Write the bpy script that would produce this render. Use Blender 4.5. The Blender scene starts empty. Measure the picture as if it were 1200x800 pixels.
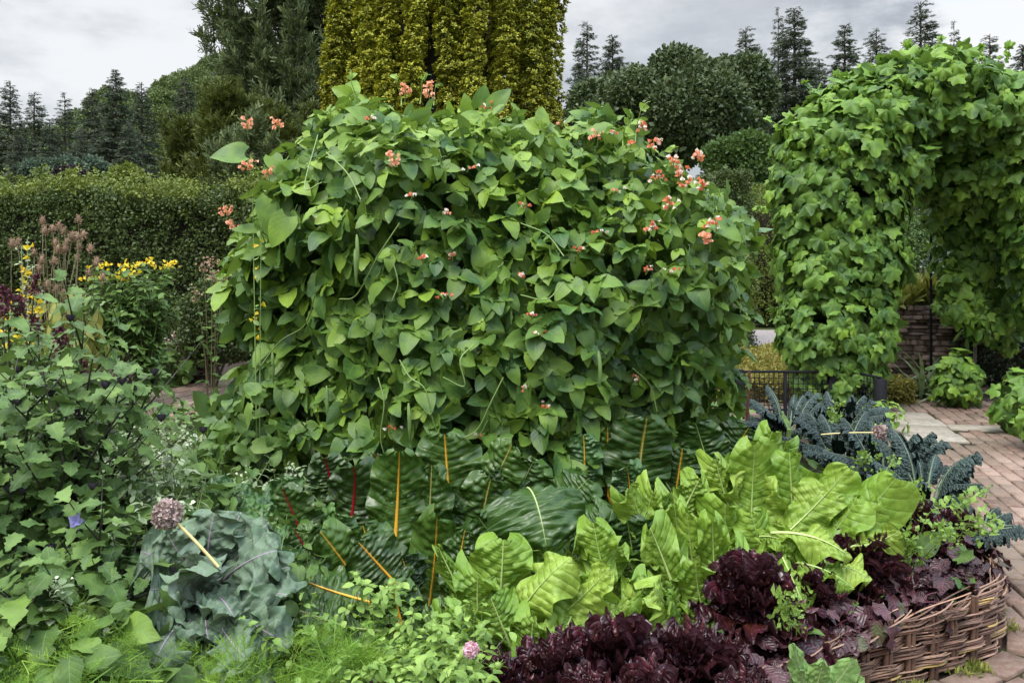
import bpy, math, random
import numpy as np
PI = math.pi
rnd = random.Random(11)
R = np.random.default_rng(7)
SC = bpy.context.scene
COL = SC.collection
EYE, HOR, F = 1.5, 300.0, 1000.0       # eye height, horizon row and focal length of the view

def at(px, py, Y):
    return np.array([(px - 600) / F * Y, Y, EYE - (py - HOR) / F * Y])
def nrm(v):
    v = np.asarray(v, float)
    return v / np.maximum(np.linalg.norm(v, axis=-1, keepdims=True), 1e-9)

# ------------------------------------------------------------------ mesh building
class MB:
    def __init__(s): s.V, s.Q, s.A, s.n = [], [], [], 0
    def add(s, V, Q, A):
        s.V.append(np.asarray(V, float)); s.Q.append(np.asarray(Q) + s.n); s.A.append(np.asarray(A, float)); s.n += len(V)
    def inst(s, T, M, P, tint):
        V, Q, A = T
        k, n = len(P), len(V)
        if k == 0: return
        W = np.einsum('kij,nj->kni', M, V) + np.asarray(P)[:, None, :]
        q = (Q[None] + (np.arange(k) * n)[:, None, None]).reshape(-1, 4)
        a = np.empty((k, n, 3)); a[:, :, :2] = A[None, :, :2]; a[:, :, 2] = np.asarray(tint)[:, None]
        s.add(W.reshape(-1, 3), q, a.reshape(-1, 3))
    def build(s, name, mat, parent=None, smooth=True, local=False):
        V = np.concatenate(s.V); Q = np.concatenate(s.Q); A = np.concatenate(s.A)
        if parent is not None and not local:
            V = V - np.array(wloc(parent))
        me = bpy.data.meshes.new(name)
        me.vertices.add(len(V)); me.vertices.foreach_set('co', V.astype(np.float32).ravel())
        me.loops.add(len(Q) * 4); me.loops.foreach_set('vertex_index', Q.astype(np.int32).ravel())
        me.polygons.add(len(Q)); me.polygons.foreach_set('loop_start', np.arange(0, len(Q) * 4, 4, dtype=np.int32))
        if smooth: me.polygons.foreach_set('use_smooth', np.ones(len(Q), bool))
        at_ = me.attributes.new('lf', 'FLOAT_VECTOR', 'POINT'); at_.data.foreach_set('vector', A.astype(np.float32).ravel())
        me.update(calc_edges=True)
        me.materials.append(mat)
        o = bpy.data.objects.new(name, me); COL.objects.link(o)
        if parent is not None: o.parent = parent
        return o

WL = {}
def wloc(o):
    p = np.array(o.location)
    while o.parent is not None:
        o = o.parent; p = p + np.array(o.location)
    return p
def tag(o, label=None, cat=None, group=None, kind=None):
    if label: o['label'] = label
    if cat: o['category'] = cat
    if group: o['group'] = group
    if kind: o['kind'] = kind
    return o
def thing(name, label, cat, loc, group=None):
    o = bpy.data.objects.new(name, None); COL.objects.link(o); o.location = tuple(float(v) for v in loc)
    o.empty_display_size = .1
    return tag(o, label, cat, group)
def copy_tree(o, parent=None):
    c = o.copy(); COL.objects.link(c); c.parent = parent
    for ch in [x for x in bpy.data.objects if x.parent is o]: copy_tree(ch, c)
    return c

def frames(d, n, sc):
    y = nrm(d); z = nrm(n - (n * y).sum(-1, keepdims=True) * y); x = np.cross(y, z)
    M = np.stack([x, y, z], -1)
    return M * np.asarray(sc)[:, None, None]

def grid_q(nl, nw):
    i = np.arange(nl)[:, None]; j = np.arange(nw)[None]
    a = i * (nw + 1) + j
    return np.stack([a, a + 1, a + nw + 2, a + nw + 1], -1).reshape(-1, 4)
def prof(t, a, b):
    if a + b == 0: return 1 + 0 * t
    m = a / (a + b)
    return ((t + .015) ** a * (1.003 - t) ** b) / ((m + .015) ** a * (1.003 - m) ** b)
def leaf_t(nl=6, nw=4, W=.4, a=.3, b=.9, lobe=.12, fold=.2, droop=.2, ruf=0., rf=3, tooth=0., tn=7, seed=0, stalk=0.):
    g = np.random.default_rng(seed)
    t, s = np.meshgrid(np.linspace(0, 1, nl + 1), np.linspace(-1, 1, nw + 1), indexing='ij')
    w = prof(t, a, b) * W
    if tooth: w = w * (1 + tooth * (np.abs((t * tn) % 1 - .5) * 2 - .5) * np.abs(s) ** 2)
    ph = g.uniform(0, 6, 2)
    x = s * w
    y = t - lobe * np.abs(s) ** 1.6 * (1 - t) ** 4
    z = fold * np.abs(x) - droop * t ** 2 + ruf * s ** 2 * np.sin(2 * PI * rf * t + np.where(s > 0, ph[0], ph[1])) + .03 * np.sin(5 * x + 4 * y + ph[0])
    z = z + g.uniform(-.25, .25) * x * t
    V = np.stack([x, y + stalk, z], -1).reshape(-1, 3); A = np.stack([s, t, t * 0], -1).reshape(-1, 3)
    return V, grid_q(nl, nw), A
def merge(Ts):
    V, Q, A, n = [], [], [], 0
    for v, q, a in Ts: V.append(v); Q.append(q + n); A.append(a); n += len(v)
    return np.concatenate(V), np.concatenate(Q), np.concatenate(A)
def xf(T, M, p=(0, 0, 0)): return (T[0] @ np.asarray(M).T + np.asarray(p), T[1], T[2])
def rz(a): c, s = math.cos(a), math.sin(a); return np.array([[c, -s, 0], [s, c, 0], [0, 0, 1.]])
def rx(a): c, s = math.cos(a), math.sin(a); return np.array([[1, 0, 0], [0, c, -s], [0, s, c.real]])
def ry(a): c, s = math.cos(a), math.sin(a); return np.array([[c, 0, s], [0, 1, 0], [-s, 0, c]])
def strip(p0, p1, r=.012, tv=(.5, .1)):
    p0, p1 = np.array(p0, float), np.array(p1, float); d = nrm(p1 - p0); x = nrm(np.cross(d, [0.1, 0.2, 1])); z = np.cross(x, d)
    V, A = [], []
    for p in (p0, p1):
        for k in range(3):
            th = 2 * PI * k / 3; V.append(p + r * (x * math.cos(th) + z * math.sin(th))); A.append([0, tv[1], 0])
    return np.array(V), np.array([[0, 1, 4, 3], [1, 2, 5, 4], [2, 0, 3, 5]]), np.array(A)
def trifoliate(seed):
    g = np.random.default_rng(seed); L = []
    c = leaf_t(7, 4, g.uniform(.38, .47), .27, .85, .16, g.uniform(.05, .35), g.uniform(.0, .3), ruf=.03, seed=seed)
    L.append(xf(c, rx(g.uniform(-.3, .3)), (0, .42, 0)))
    for s in (-1, 1):
        c = leaf_t(7, 4, g.uniform(.38, .46), .27, .85, .16, g.uniform(.05, .35), g.uniform(.0, .35), ruf=.03, seed=seed + s * 5 + 9)
        M = rz(-s * g.uniform(1.1, 1.6)) @ ry(s * g.uniform(-.2, .5)) @ rx(g.uniform(-.5, .1)) * g.uniform(.85, 1.)
        L.append(xf(c, M, (s * .06, .1, 0)))
    L.append(strip((0, -.5, -.15), (0, .42, 0), .014)); return merge(L)
def fan(nr=4, na=20, rf=None, cup=.1, ruf=.0, rfq=8, seed=0, span=2.8, nl=5):
    g = np.random.default_rng(seed)
    r, th = np.meshgrid(np.linspace(0, 1, nr + 1), np.linspace(-span, span, na + 1), indexing='ij')
    R_ = rf(th) * r
    x = R_ * np.sin(th); y = R_ * np.cos(th)
    z = -cup * r ** 2 * (1 + .5 * np.cos(2 * th)) + ruf * r ** 2.5 * np.sin(rfq * th + g.uniform(0, 6)) + .04 * np.sin(4 * x + g.uniform(0, 6)) + .02 * r * np.cos(nl * th * 2 * PI / (2 * span) * 1.0)
    z = z + g.uniform(-.25, .25) * x * np.abs(y)
    V = np.stack([x, y, z], -1).reshape(-1, 3); A = np.stack([th / span, r, r * 0], -1).reshape(-1, 3)
    return V, grid_q(nr, na), A
def vine_r(th):
    a = np.abs(th)
    base = .52 + .44 * np.exp(-(a / .36) ** 2) + .32 * np.exp(-((a - 1.05) / .27) ** 2) + .16 * np.exp(-((a - 2.0) / .30) ** 2) - .2 * np.exp(-((a - 2.8) / .3) ** 2)
    return base * (1 + .16 * (np.abs(((a * 2.6 + .5) % 1) - .5) - .25))
def clump(nleaf, lsize, W=.3, seed=0, up=.3, out=.6, spread=.5, quads=1):
    g = np.random.default_rng(seed); L = []
    for i in range(nleaf):
        p = g.normal(size=3); p = p / np.linalg.norm(p) * spread * g.uniform(.2, 1) ** .5
        d = nrm(p * out / spread + g.normal(size=3) * .6 + np.array([0, 0, up])); n = nrm(g.normal(size=3) * .6 + [0, 0, .9] + p)
        T = leaf_t(max(1, quads), 2 if quads != 2 else 1, W, .5, .6, 0, .3, .1, seed=seed * 50 + i) if quads else leaf_t(1, 1, W, 0, 0, 0, 0, 0, seed=i)
        M = frames(d[None], n[None], [lsize * g.uniform(.7, 1.2)])[0]
        L.append(xf(T, M, p))
    return merge(L)

def tube(mb, pts, rad, sides=5, tint=.5, flat=1.):
    P = np.asarray(pts, float); n = len(P); r = np.broadcast_to(np.asarray(rad, float), (n,))
    d = np.gradient(P, axis=0); d = nrm(d)
    up = np.array([0, 0, 1.]) if abs(d[:, 2].mean()) < .8 else np.array([0, -1., 0])
    x = nrm(np.cross(d, up)); z = np.cross(x, d)
    th = np.arange(sides + 1) * 2 * PI / sides
    V = P[:, None] + r[:, None, None] * (x[:, None] * np.cos(th)[None, :, None] + flat * z[:, None] * np.sin(th)[None, :, None])
    t = np.linspace(0, 1, n)[:, None] + 0 * th[None]; s = th[None] / PI - 1 + 0 * t
    A = np.stack([s, t, t * 0 + tint], -1)
    mb.add(V.reshape(-1, 3), grid_q(n - 1, sides), A.reshape(-1, 3))
    # end caps
    for e in (0, n - 1):
        c = V[e, :sides]
        for k in range(0, sides - 2, 2):
            k2 = min(k + 3, sides - 1) if k + 3 <= sides - 1 else k + 2
            q = [c[0], c[k + 1], c[k + 2], c[k2]] if k + 3 <= sides - 1 else [c[0], c[k + 1], c[k + 2], (c[k + 2] + c[0]) / 2]
            mb.add(q, [[0, 1, 2, 3]], [[0, t[e, 0], tint]] * 4)
def bez(p0, p1, p2, n=10):
    t = np.linspace(0, 1, n)[:, None]
    return (1 - t) ** 2 * np.array(p0) + 2 * t * (1 - t) * np.array(p1) + t ** 2 * np.array(p2)
def ball(mb, c, r, nu=8, nv=6, tint=.5, bump=0.):
    u, v = np.meshgrid(np.linspace(0, PI, nv + 1), np.linspace(0, 2 * PI, nu + 1), indexing='ij')
    rr = 1 + bump * np.sin(v * 5) * np.sin(u)
    r = np.broadcast_to(np.asarray(r, float), (3,))
    V = np.stack([np.sin(u) * np.cos(v) * rr * r[0], np.sin(u) * np.sin(v) * rr * r[1], np.cos(u) * r[2]], -1) + np.array(c)
    A = np.stack([v / PI - 1, u / PI, u * 0 + tint], -1)
    mb.add(V.reshape(-1, 3), grid_q(nv, nu), A.reshape(-1, 3))
BOXQ = np.array([[0, 1, 3, 2], [4, 6, 7, 5], [0, 4, 5, 1], [2, 3, 7, 6], [0, 2, 6, 4], [1, 5, 7, 3]])
def box(mb, c, h, M=None, tint=.5):
    V = np.array([[x, y, z] for x in (-1, 1) for y in (-1, 1) for z in (-1, 1)]) * np.asarray(h)
    if M is not None: V = V @ np.asarray(M).T
    mb.add(V + np.asarray(c), BOXQ, [[0, .5, tint]] * 8)
def bevbox(mb, C, hx, hy, z0, z1, ang, bv, tint):
    """many boxes with a bevelled top: centre arrays, half sizes, rotation"""
    k = len(C)
    hx, hy, z0, z1, ang, bv = [np.broadcast_to(np.asarray(v, float), (k,)) for v in (hx, hy, z0, z1, ang, bv)]
    sg = np.array([[-1, -1], [1, -1], [1, 1], [-1, 1]])
    V = np.zeros((k, 12, 3))
    for L, (zz, b) in enumerate(((z0, 0), (z1 - bv, 0), (z1, 1))):
        x = sg[None, :, 0] * (hx - b * bv)[:, None]; y = sg[None, :, 1] * (hy - b * bv)[:, None]
        V[:, L * 4:L * 4 + 4, 0] = x * np.cos(ang)[:, None] - y * np.sin(ang)[:, None] + C[:, 0][:, None]
        V[:, L * 4:L * 4 + 4, 1] = x * np.sin(ang)[:, None] + y * np.cos(ang)[:, None] + C[:, 1][:, None]
        V[:, L * 4:L * 4 + 4, 2] = zz[:, None]
    q = []
    for L in (0, 1):
        for j in range(4): q.append([L * 4 + j, L * 4 + (j + 1) % 4, L * 4 + 4 + (j + 1) % 4, L * 4 + 4 + j])
    q.append([8, 9, 10, 11]); q = np.array(q)
    Q = (q[None] + (np.arange(k) * 12)[:, None, None]).reshape(-1, 4)
    A = np.zeros((k, 12, 3)); A[:, :, 2] = np.asarray(tint)[:, None]
    mb.add(V.reshape(-1, 3), Q, A.reshape(-1, 3))

# ------------------------------------------------------------------ scattering
def blob_pts(blobs, n, g, lo=.8, hi=1.04, keep=.72, zmin=None):
    """points near the surface of a union of ellipsoids -> position, outward normal"""
    C = np.array([b[0] for b in blobs], float); Rr = np.array([b[1] if np.ndim(b[1]) else (b[1],) * 3 for b in blobs], float)
    w = (Rr.prod(1)) ** (2 / 3.); idx = g.choice(len(C), int(n * 1.9) + 10, p=w / w.sum())
    u = nrm(g.normal(size=(len(idx), 3))); f = lo + (hi - lo) * g.random(len(idx)) ** .6
    P = C[idx] + u * Rr[idx] * f[:, None]; N = nrm(u / Rr[idx])
    ok = np.ones(len(P), bool)
    for i in range(len(C)):
        d = (((P - C[i]) / Rr[i]) ** 2).sum(1); ok &= (d > keep ** 2) | (idx == i)
    if zmin is not None: ok &= P[:, 2] > zmin
    return P[ok][:n], N[ok][:n]
def box_pts(x0, x1, y0, y1, z0, z1, n, g, wob=.12):
    ax, ay, az = x1 - x0, y1 - y0, z1 - z0
    ar = np.array([ax * az, ax * az * .5, ay * az, ay * az, ax * ay]); f = g.choice(5, n, p=ar / ar.sum())
    P = np.stack([g.uniform(x0, x1, n), g.uniform(y0, y1, n), g.uniform(z0, z1, n)], 1); N = np.zeros((n, 3))
    for k, (a, v, s) in enumerate(((1, y0, -1), (1, y1, 1), (0, x0, -1), (0, x1, 1), (2, z1, 1))):
        m = f == k; P[m, a] = v; N[m, a] = s
    off = wob * (np.sin(P[:, 0] * 2.1 + P[:, 2] * 1.3) + np.sin(P[:, 1] * 1.7 + P[:, 2] * 2.9 + P[:, 0] * 3.3) + .6 * np.sin(P[:, 0] * 7 + P[:, 2] * 5)) * .5 - wob * g.random(n) ** 2 * 2
    return P + N * off[:, None], N
def foliage(mb, Ts, P, N, size, g, up=.4, tipdown=.0, jit=.5, tmu=.4, tsd=.2, new=.0, var=.25):
    n = len(P); pick = g.integers(0, len(Ts), n)
    rd = g.normal(size=(n, 3))
    d = N * .5 + rd * jit + np.array([0, 0, -tipdown]); nn = N + np.array([0, 0, up]) + g.normal(size=(n, 3)) * jit * .6
    # keep the blade roughly perpendicular to its normal
    nn = nrm(nn); d = d - (d * nn).sum(1, keepdims=True) * nn * .9
    sc = size * (1 + var * g.normal(size=n)).clip(.45, 1.7)
    tint = (tmu + tsd * g.normal(size=n)).clip(0, .85); m = g.random(n) < new; tint[m] = g.uniform(.8, 1, m.sum()); sc = np.where(m, sc * .75, sc)
    M = frames(d, nn, sc)
    for k in range(len(Ts)):
        m = pick == k; mb.inst(Ts[k], M[m], P[m], tint[m])

# ------------------------------------------------------------------ materials
def new_mat(name):
    m = bpy.data.materials.new(name); m.use_nodes = True; nt = m.node_tree; nt.nodes.clear()
    return m, nt
class NT:
    def __init__(s, nt): s.nt = nt
    def n(s, t, **k):
        x = s.nt.nodes.new(t)
        for a, b in k.items(): setattr(x, a, b)
        return x
    def l(s, a, b):
        if isinstance(a, (int, float)): b.default_value = a
        elif isinstance(a, tuple): b.default_value = a if len(a) == 4 or b.type == 'VECTOR' else a + (1,)
        else: s.nt.links.new(a, b)
    def m(s, op, a, b=0., c=0., clamp=False):
        x = s.n('ShaderNodeMath', operation=op, use_clamp=clamp)
        for i, v in enumerate((a, b, c)): s.l(v, x.inputs[i])
        return x.outputs[0]
    def mr(s, v, a, b, c=0., d=1., smooth=True):
        x = s.n('ShaderNodeMapRange', interpolation_type='SMOOTHSTEP' if smooth else 'LINEAR')
        for i, q in enumerate((v, a, b, c, d)): s.l(q, x.inputs[i])
        return x.outputs[0]
    def mix(s, f, a, b, mode='MIX'):
        x = s.n('ShaderNodeMix', data_type='RGBA', blend_type=mode)
        s.l(f, x.inputs[0]); s.l(a, x.inputs[6]); s.l(b, x.inputs[7]); return x.outputs[2]
    def noise(s, sc, det=2., vec=None, rough=.5):
        x = s.n('ShaderNodeTexNoise'); x.inputs['Scale'].default_value = sc; x.inputs['Detail'].default_value = det; x.inputs['Roughness'].default_value = rough
        if vec is not None: s.nt.links.new(vec, x.inputs['Vector'])
        return x.outputs[0]
    def vor(s, sc, feat='F1', vec=None):
        x = s.n('ShaderNodeTexVoronoi', feature=feat); x.inputs['Scale'].default_value = sc
        if vec is not None: s.nt.links.new(vec, x.inputs['Vector'])
        return x
    def obj(s): return s.n('ShaderNodeTexCoord').outputs['Object']
    def geo(s): return s.n('ShaderNodeNewGeometry')
    def attr(s):
        a = s.n('ShaderNodeAttribute', attribute_name='lf'); x = s.n('ShaderNodeSeparateXYZ'); s.nt.links.new(a.outputs['Vector'], x.inputs[0])
        return x.outputs[0], x.outputs[1], x.outputs[2]
    def bump(s, h, st, dist=.01):
        b = s.n('ShaderNodeBump'); b.inputs['Strength'].default_value = st; b.inputs['Distance'].default_value = dist; s.nt.links.new(h, b.inputs['Height']); return b.outputs[0]
    def bsdf(s, col, rough, spec=.5, normal=None, metal=0., coat=0.):
        p = s.n('ShaderNodeBsdfPrincipled'); s.l(col, p.inputs['Base Color']); s.l(rough, p.inputs['Roughness']); s.l(spec, p.inputs['Specular IOR Level']); s.l(metal, p.inputs['Metallic'])
        if coat: p.inputs['Coat Weight'].default_value = coat; p.inputs['Coat Roughness'].default_value = .25
        if normal is not None: s.nt.links.new(normal, p.inputs['Normal'])
        return p
    def out(s, sh):
        o = s.n('ShaderNodeOutputMaterial'); s.nt.links.new(sh, o.inputs[0])
def leafmat(name, dark, mid, light, vein=None, vw=.04, lat=0, latk=.5, latm=.5, rough=.5, spec=.4, trans=.3, back=None, tip=None, tipr=(.4, 1.), pucker=0., savoy=0., mottle=.35, nsc=14., edge=None, coat=0., radial=0, spots=None):
    m, nt = new_mat(name); N = NT(nt)
    s, t, r = N.attr(); co = N.obj()
    rp = N.n('ShaderNodeValToRGB'); e = rp.color_ramp.elements
    e[0].position = 0; e[0].color = dark + (1,); e[1].position = 1; e[1].color = light + (1,); x = e.new(.5); x.color = mid + (1,)
    isl = N.geo().outputs['Random Per Island']
    rr = N.m('ADD', r, N.m('MULTIPLY', N.m('SUBTRACT', isl, .5), .22), clamp=True)
    N.l(rr, rp.inputs[0]); col = rp.outputs[0]
    ns = N.noise(nsc, 3., co)
    col = N.mix(mottle, col, N.mix(N.mr(ns, .3, .7), tuple(c * .62 for c in mid), tuple(min(1, c * 1.35) for c in light)), 'MIX') if mottle else col
    if tip: col = N.mix(N.mr(t, tipr[0], tipr[1]), col, tip)
    a = N.m('ABSOLUTE', s); h = None
    if edge: col = N.mix(N.mr(a, .75, 1.), col, edge)
    if lat:
        if radial:
            f = N.m('FRACT', N.m('ADD', N.m('MULTIPLY', s, radial / 2.), .5 + (0 if radial % 2 == 0 else 0)))
            dist = N.m('MULTIPLY', N.m('ABSOLUTE', N.m('SUBTRACT', f, .5)), 2.)
            # principal veins at the lobe axes
            vm = N.m('SUBTRACT', 1., N.mr(N.m('MULTIPLY', dist, t), 0., vw * 2))
        else:
            f = N.m('FRACT', N.m('MULTIPLY', N.m('SUBTRACT', t, N.m('MULTIPLY', a, latk / lat * 2)), float(lat)))
            dist = N.m('MULTIPLY', N.m('ABSOLUTE', N.m('SUBTRACT', f, .5)), 2.)
            lv = N.m('MULTIPLY', N.mr(dist, .82, 1.), latm)
            mv = N.m('SUBTRACT', 1., N.mr(a, vw * .4, vw * 1.4))
            vm = N.m('MAXIMUM', lv, mv); h = dist
        if vein: col = N.mix(N.m('MULTIPLY', vm, .8), col, vein)
    elif vein:
        vm = N.m('SUBTRACT', 1., N.mr(a, vw * .4, vw * 1.4)); col = N.mix(N.m('MULTIPLY', vm, .8), col, vein)
    if spots: col = N.mix(N.mr(N.noise(spots[1], 2., co), spots[2], spots[2] + .08), col, spots[0])
    if back: col = N.mix(N.m('MULTIPLY', N.geo().outputs['Backfacing'], .8), col, back)
    hh = N.m('MULTIPLY', ns, .5)
    if h is not None: hh = N.m('SUBTRACT', hh, N.m('MULTIPLY', N.m('POWER', h, 3.), .6 if pucker else .12))
    if savoy:
        v = N.vor(savoy, 'F1', co).outputs['Distance']; hh = N.m('SUBTRACT', hh, N.m('MULTIPLY', v, 1.2))
    nm = N.bump(hh, .5 if not pucker else pucker, .006)
    rgh = N.m('ADD', rough, N.m('MULTIPLY', N.m('SUBTRACT', ns, .5), .25))
    p = N.bsdf(col, rgh, spec, nm, coat=coat)
    if trans:
        tr = N.n('ShaderNodeBsdfTranslucent'); N.l(N.mix(.5, col, (light[0] * 1.3, min(1, light[1] * 1.25), light[2] * .5)), tr.inputs[0]); N.l(nm, tr.inputs[1])
        mx = N.n('ShaderNodeMixShader'); mx.inputs[0].default_value = trans; nt.links.new(p.outputs[0], mx.inputs[1]); nt.links.new(tr.outputs[0], mx.inputs[2]); N.out(mx.outputs[0])
    else: N.out(p.outputs[0])
    return m
def solid(name, a, b, rough=.6, sc=20., bump=.3, spec=.4, byt=True, metal=0., bd=.004):
    m, nt = new_mat(name); N = NT(nt); s, t, r = N.attr(); co = N.obj(); ns = N.noise(sc, 4., co)
    f = N.m('ADD', N.m('MULTIPLY', r, .6), N.m('MULTIPLY', ns, .6), clamp=True) if byt else ns
    p = N.bsdf(N.mix(N.mr(f, .2, .85), a, b), rough, spec, N.bump(ns, bump, bd), metal); N.out(p.outputs[0]); return m
# ================================================================== camera, light, sky
cam = bpy.data.objects.new('camera', bpy.data.cameras.new('camera')); COL.objects.link(cam)
cam.location = (0, 0, EYE); cam.rotation_euler = (PI / 2, 0, 0)
cam.data.sensor_width = 36; cam.data.lens = F / 1200 * 36; cam.data.shift_y = -(400 - HOR) / 1200
cam.data.clip_start = .05; cam.data.clip_end = 3000
SC.camera = cam
SUN_EL, SUN_AZ = 58, 215           # compass style: azimuth measured from +Y towards +X
sd = np.array([math.sin(math.radians(SUN_AZ)) * math.cos(math.radians(SUN_EL)), math.cos(math.radians(SUN_AZ)) * math.cos(math.radians(SUN_EL)), math.sin(math.radians(SUN_EL))])
sun = bpy.data.objects.new('sun', bpy.data.lights.new('sun', 'SUN')); COL.objects.link(sun)
sun.data.energy = 1.5; sun.data.angle = math.radians(20); sun.data.color = (1, .96, .9)
from mathutils import Vector
sun.rotation_euler = Vector(-sd).to_track_quat('-Z', 'Y').to_euler()
w = bpy.data.worlds.new('World'); SC.world = w; w.use_nodes = True; nt = w.node_tree; nt.nodes.clear(); N = NT(nt)
sky = N.n('ShaderNodeTexSky', sky_type='NISHITA'); sky.sun_disc = False
sky.sun_elevation = math.radians(SUN_EL); sky.sun_rotation = math.radians(SUN_AZ)
g_ = N.n('ShaderNodeTexCoord').outputs['Generated']
mp = N.n('ShaderNodeMapping'); mp.inputs['Scale'].default_value = (1.1, 1.1, 2.6); mp.inputs['Location'].default_value = (.35, 0, .2); nt.links.new(g_, mp.inputs[0])
xyz = N.n('ShaderNodeSeparateXYZ'); nt.links.new(g_, xyz.inputs[0])
c1 = N.noise(2.4, 7., mp.outputs[0], .58); c2 = N.noise(4.2, 7., mp.outputs[0], .6)
# heavy grey bank over the right, bright edge and a strip of blue at the far right
bx_ = N.m('ADD', xyz.outputs[0], N.m('MULTIPLY', N.m('SUBTRACT', c2, .5), .35))
bright = N.mr(N.m('SUBTRACT', bx_, N.m('MULTIPLY', xyz.outputs[2], .35)), .30, .37)
v = N.mix(N.mr(c1, .40, .60), (2.9, 3.1, 3.35), (4.9, 4.98, 5.05))
v = N.mix(N.mr(xyz.outputs[0], .05, .40), v, N.mix(N.mr(c2, .42, .6), (2.3, 2.45, 2.7), (4.0, 4.15, 4.3)))
v = N.mix(bright, v, (5.2, 5.25, 5.3))
gap = N.m('MULTIPLY', N.mr(N.m('SUBTRACT', N.m('ADD', xyz.outputs[2], N.m('MULTIPLY', c2, .22)), N.m('MULTIPLY', bx_, .35)), .2, .26), N.mr(xyz.outputs[0], .40, .46))
v = N.mix(N.m('MULTIPLY', gap, .55), v, N.mix(1., sky.outputs[0], (1.6, 1.6, 1.6), 'MULTIPLY'))
v = N.mix(N.mr(xyz.outputs[2], -.02, .0), (.6, .7, .5), v)
v = N.mix(.94, sky.outputs[0], v)
# an overcast sky is brightest overhead
zen = N.m('ADD', 1., N.m('MULTIPLY', N.mr(xyz.outputs[2], .32, .8), 3.4)); vm_ = N.n('ShaderNodeVectorMath', operation='SCALE'); nt.links.new(v, vm_.inputs[0]); nt.links.new(zen, vm_.inputs[3]); v = vm_.outputs[0]
bg = N.n('ShaderNodeBackground'); bg.inputs[1].default_value = .1; nt.links.new(v, bg.inputs[0])
o_ = N.n('ShaderNodeOutputWorld'); nt.links.new(bg.outputs[0], o_.inputs[0])
SC.view_settings.view_transform = 'Standard'; SC.view_settings.look = 'None'; SC.view_settings.exposure = 0.92; SC.view_settings.gamma = 1; SC.view_settings.use_curve_mapping = False
SC.render.engine = 'CYCLES'; cy = SC.cycles; cy.use_denoising = True; cy.max_bounces = 6; cy.diffuse_bounces = 4; cy.glossy_bounces = 2; cy.transmission_bounces = 3; cy.transparent_max_bounces = 4
try: cy.denoiser = 'OPENIMAGEDENOISE'; cy.denoising_prefilter = 'ACCURATE'
except Exception: pass

# ================================================================== materials
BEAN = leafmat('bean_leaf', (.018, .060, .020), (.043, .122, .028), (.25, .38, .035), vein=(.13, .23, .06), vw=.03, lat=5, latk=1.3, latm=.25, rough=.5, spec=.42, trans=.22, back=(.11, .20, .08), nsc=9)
VINE = leafmat('vine_leaf', (.018, .056, .020), (.050, .135, .024), (.22, .37, .04), vein=(.13, .21, .05), vw=.06, lat=5, radial=5, rough=.52, spec=.35, trans=.22, back=(.10, .18, .07), nsc=8)
DCHARD = leafmat('dark_chard_leaf', (.016, .046, .009), (.036, .086, .014), (.085, .165, .024), vein=(.10, .18, .035), vw=.03, lat=12, latk=.6, latm=.18, rough=.36, spec=.42, trans=.10, back=(.05, .11, .025), pucker=.5, savoy=0, nsc=9, mottle=.18)
DCHARDY = leafmat('dark_chard_leaf_yellow_veins', (.016, .046, .009), (.036, .086, .014), (.085, .165, .024), vein=(.42, .27, .03), vw=.045, lat=12, latk=.6, latm=.14, rough=.36, spec=.42, trans=.10, back=(.05, .11, .025), pucker=.5, savoy=0, nsc=9, mottle=.18)
DCHARDR = leafmat('dark_chard_leaf_red_veins', (.014, .036, .009), (.030, .070, .014), (.07, .14, .024), vein=(.16, .02, .02), vw=.06, lat=12, latk=.6, latm=.3, rough=.36, spec=.42, trans=.10, back=(.05, .09, .025), pucker=.5, savoy=0, nsc=9, mottle=.18)
GCHARD = leafmat('crinkled_green_leaf', (.03, .085, .022), (.055, .13, .035), (.11, .21, .05), vein=(.15, .24, .08), vw=.03, lat=12, latk=.6, latm=.18, rough=.36, spec=.45, trans=.12, back=(.09, .16, .06), pucker=.5, savoy=0, nsc=9, mottle=.18)
LCHARD = leafmat('lime_chard_leaf', (.060, .150, .016), (.145, .275, .030), (.34, .46, .075), vein=(.40, .52, .18), vw=.035, lat=11, latk=.6, latm=.14, rough=.42, spec=.4, trans=.25, back=(.24, .37, .08), pucker=.8, savoy=32, nsc=11, mottle=.2)
KALE = leafmat('grey_kale_leaf', (.060, .095, .060), (.115, .165, .105), (.22, .27, .18), vein=(.19, .26, .19), vw=.04, lat=7, radial=9, rough=.62, spec=.25, trans=.06, back=(.17, .22, .16), nsc=20, tip=(.13, .19, .11), tipr=(.75, 1.), pucker=.8, savoy=45)
KALE2 = leafmat('grey_kale_leaf_blade', (.055, .100, .065), (.11, .172, .108), (.21, .275, .18), vein=(.24, .27, .24), vw=.05, lat=7, latk=.6, latm=.45, rough=.6, spec=.28, trans=.07, back=(.16, .21, .16), nsc=16, mottle=.25, edge=(.11, .18, .10), pucker=.6, savoy=50)
KALEMID = solid('pink_kale_midrib', (.30, .16, .30), (.42, .36, .42), .5)
CAVOLO = leafmat('black_kale_leaf', (.010, .024, .023), (.020, .042, .039), (.045, .08, .070), vein=(.08, .12, .09), vw=.06, lat=12, latk=.7, latm=.15, rough=.5, spec=.45, trans=.03, pucker=1., savoy=85, nsc=40)
REDLET = leafmat('maroon_lettuce_leaf', (.013, .004, .004), (.036, .009, .008), (.11, .030, .020), vein=(.09, .02, .03), vw=.05, lat=6, latk=1.5, latm=.3, rough=.33, spec=.5, trans=.10, back=(.05, .02, .03), tip=(.024, .005, .009), pucker=.7, savoy=45, nsc=22)
PURP = leafmat('purple_basil_leaf', (.016, .006, .009), (.038, .014, .018), (.095, .038, .045), vein=(.16, .03, .06), vw=.05, lat=6, latk=1.1, latm=.18, rough=.36, spec=.5, trans=.10, back=(.08, .02, .035), pucker=.5, savoy=30, nsc=15, spots=((.06, .075, .02), 5, .62))
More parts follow.
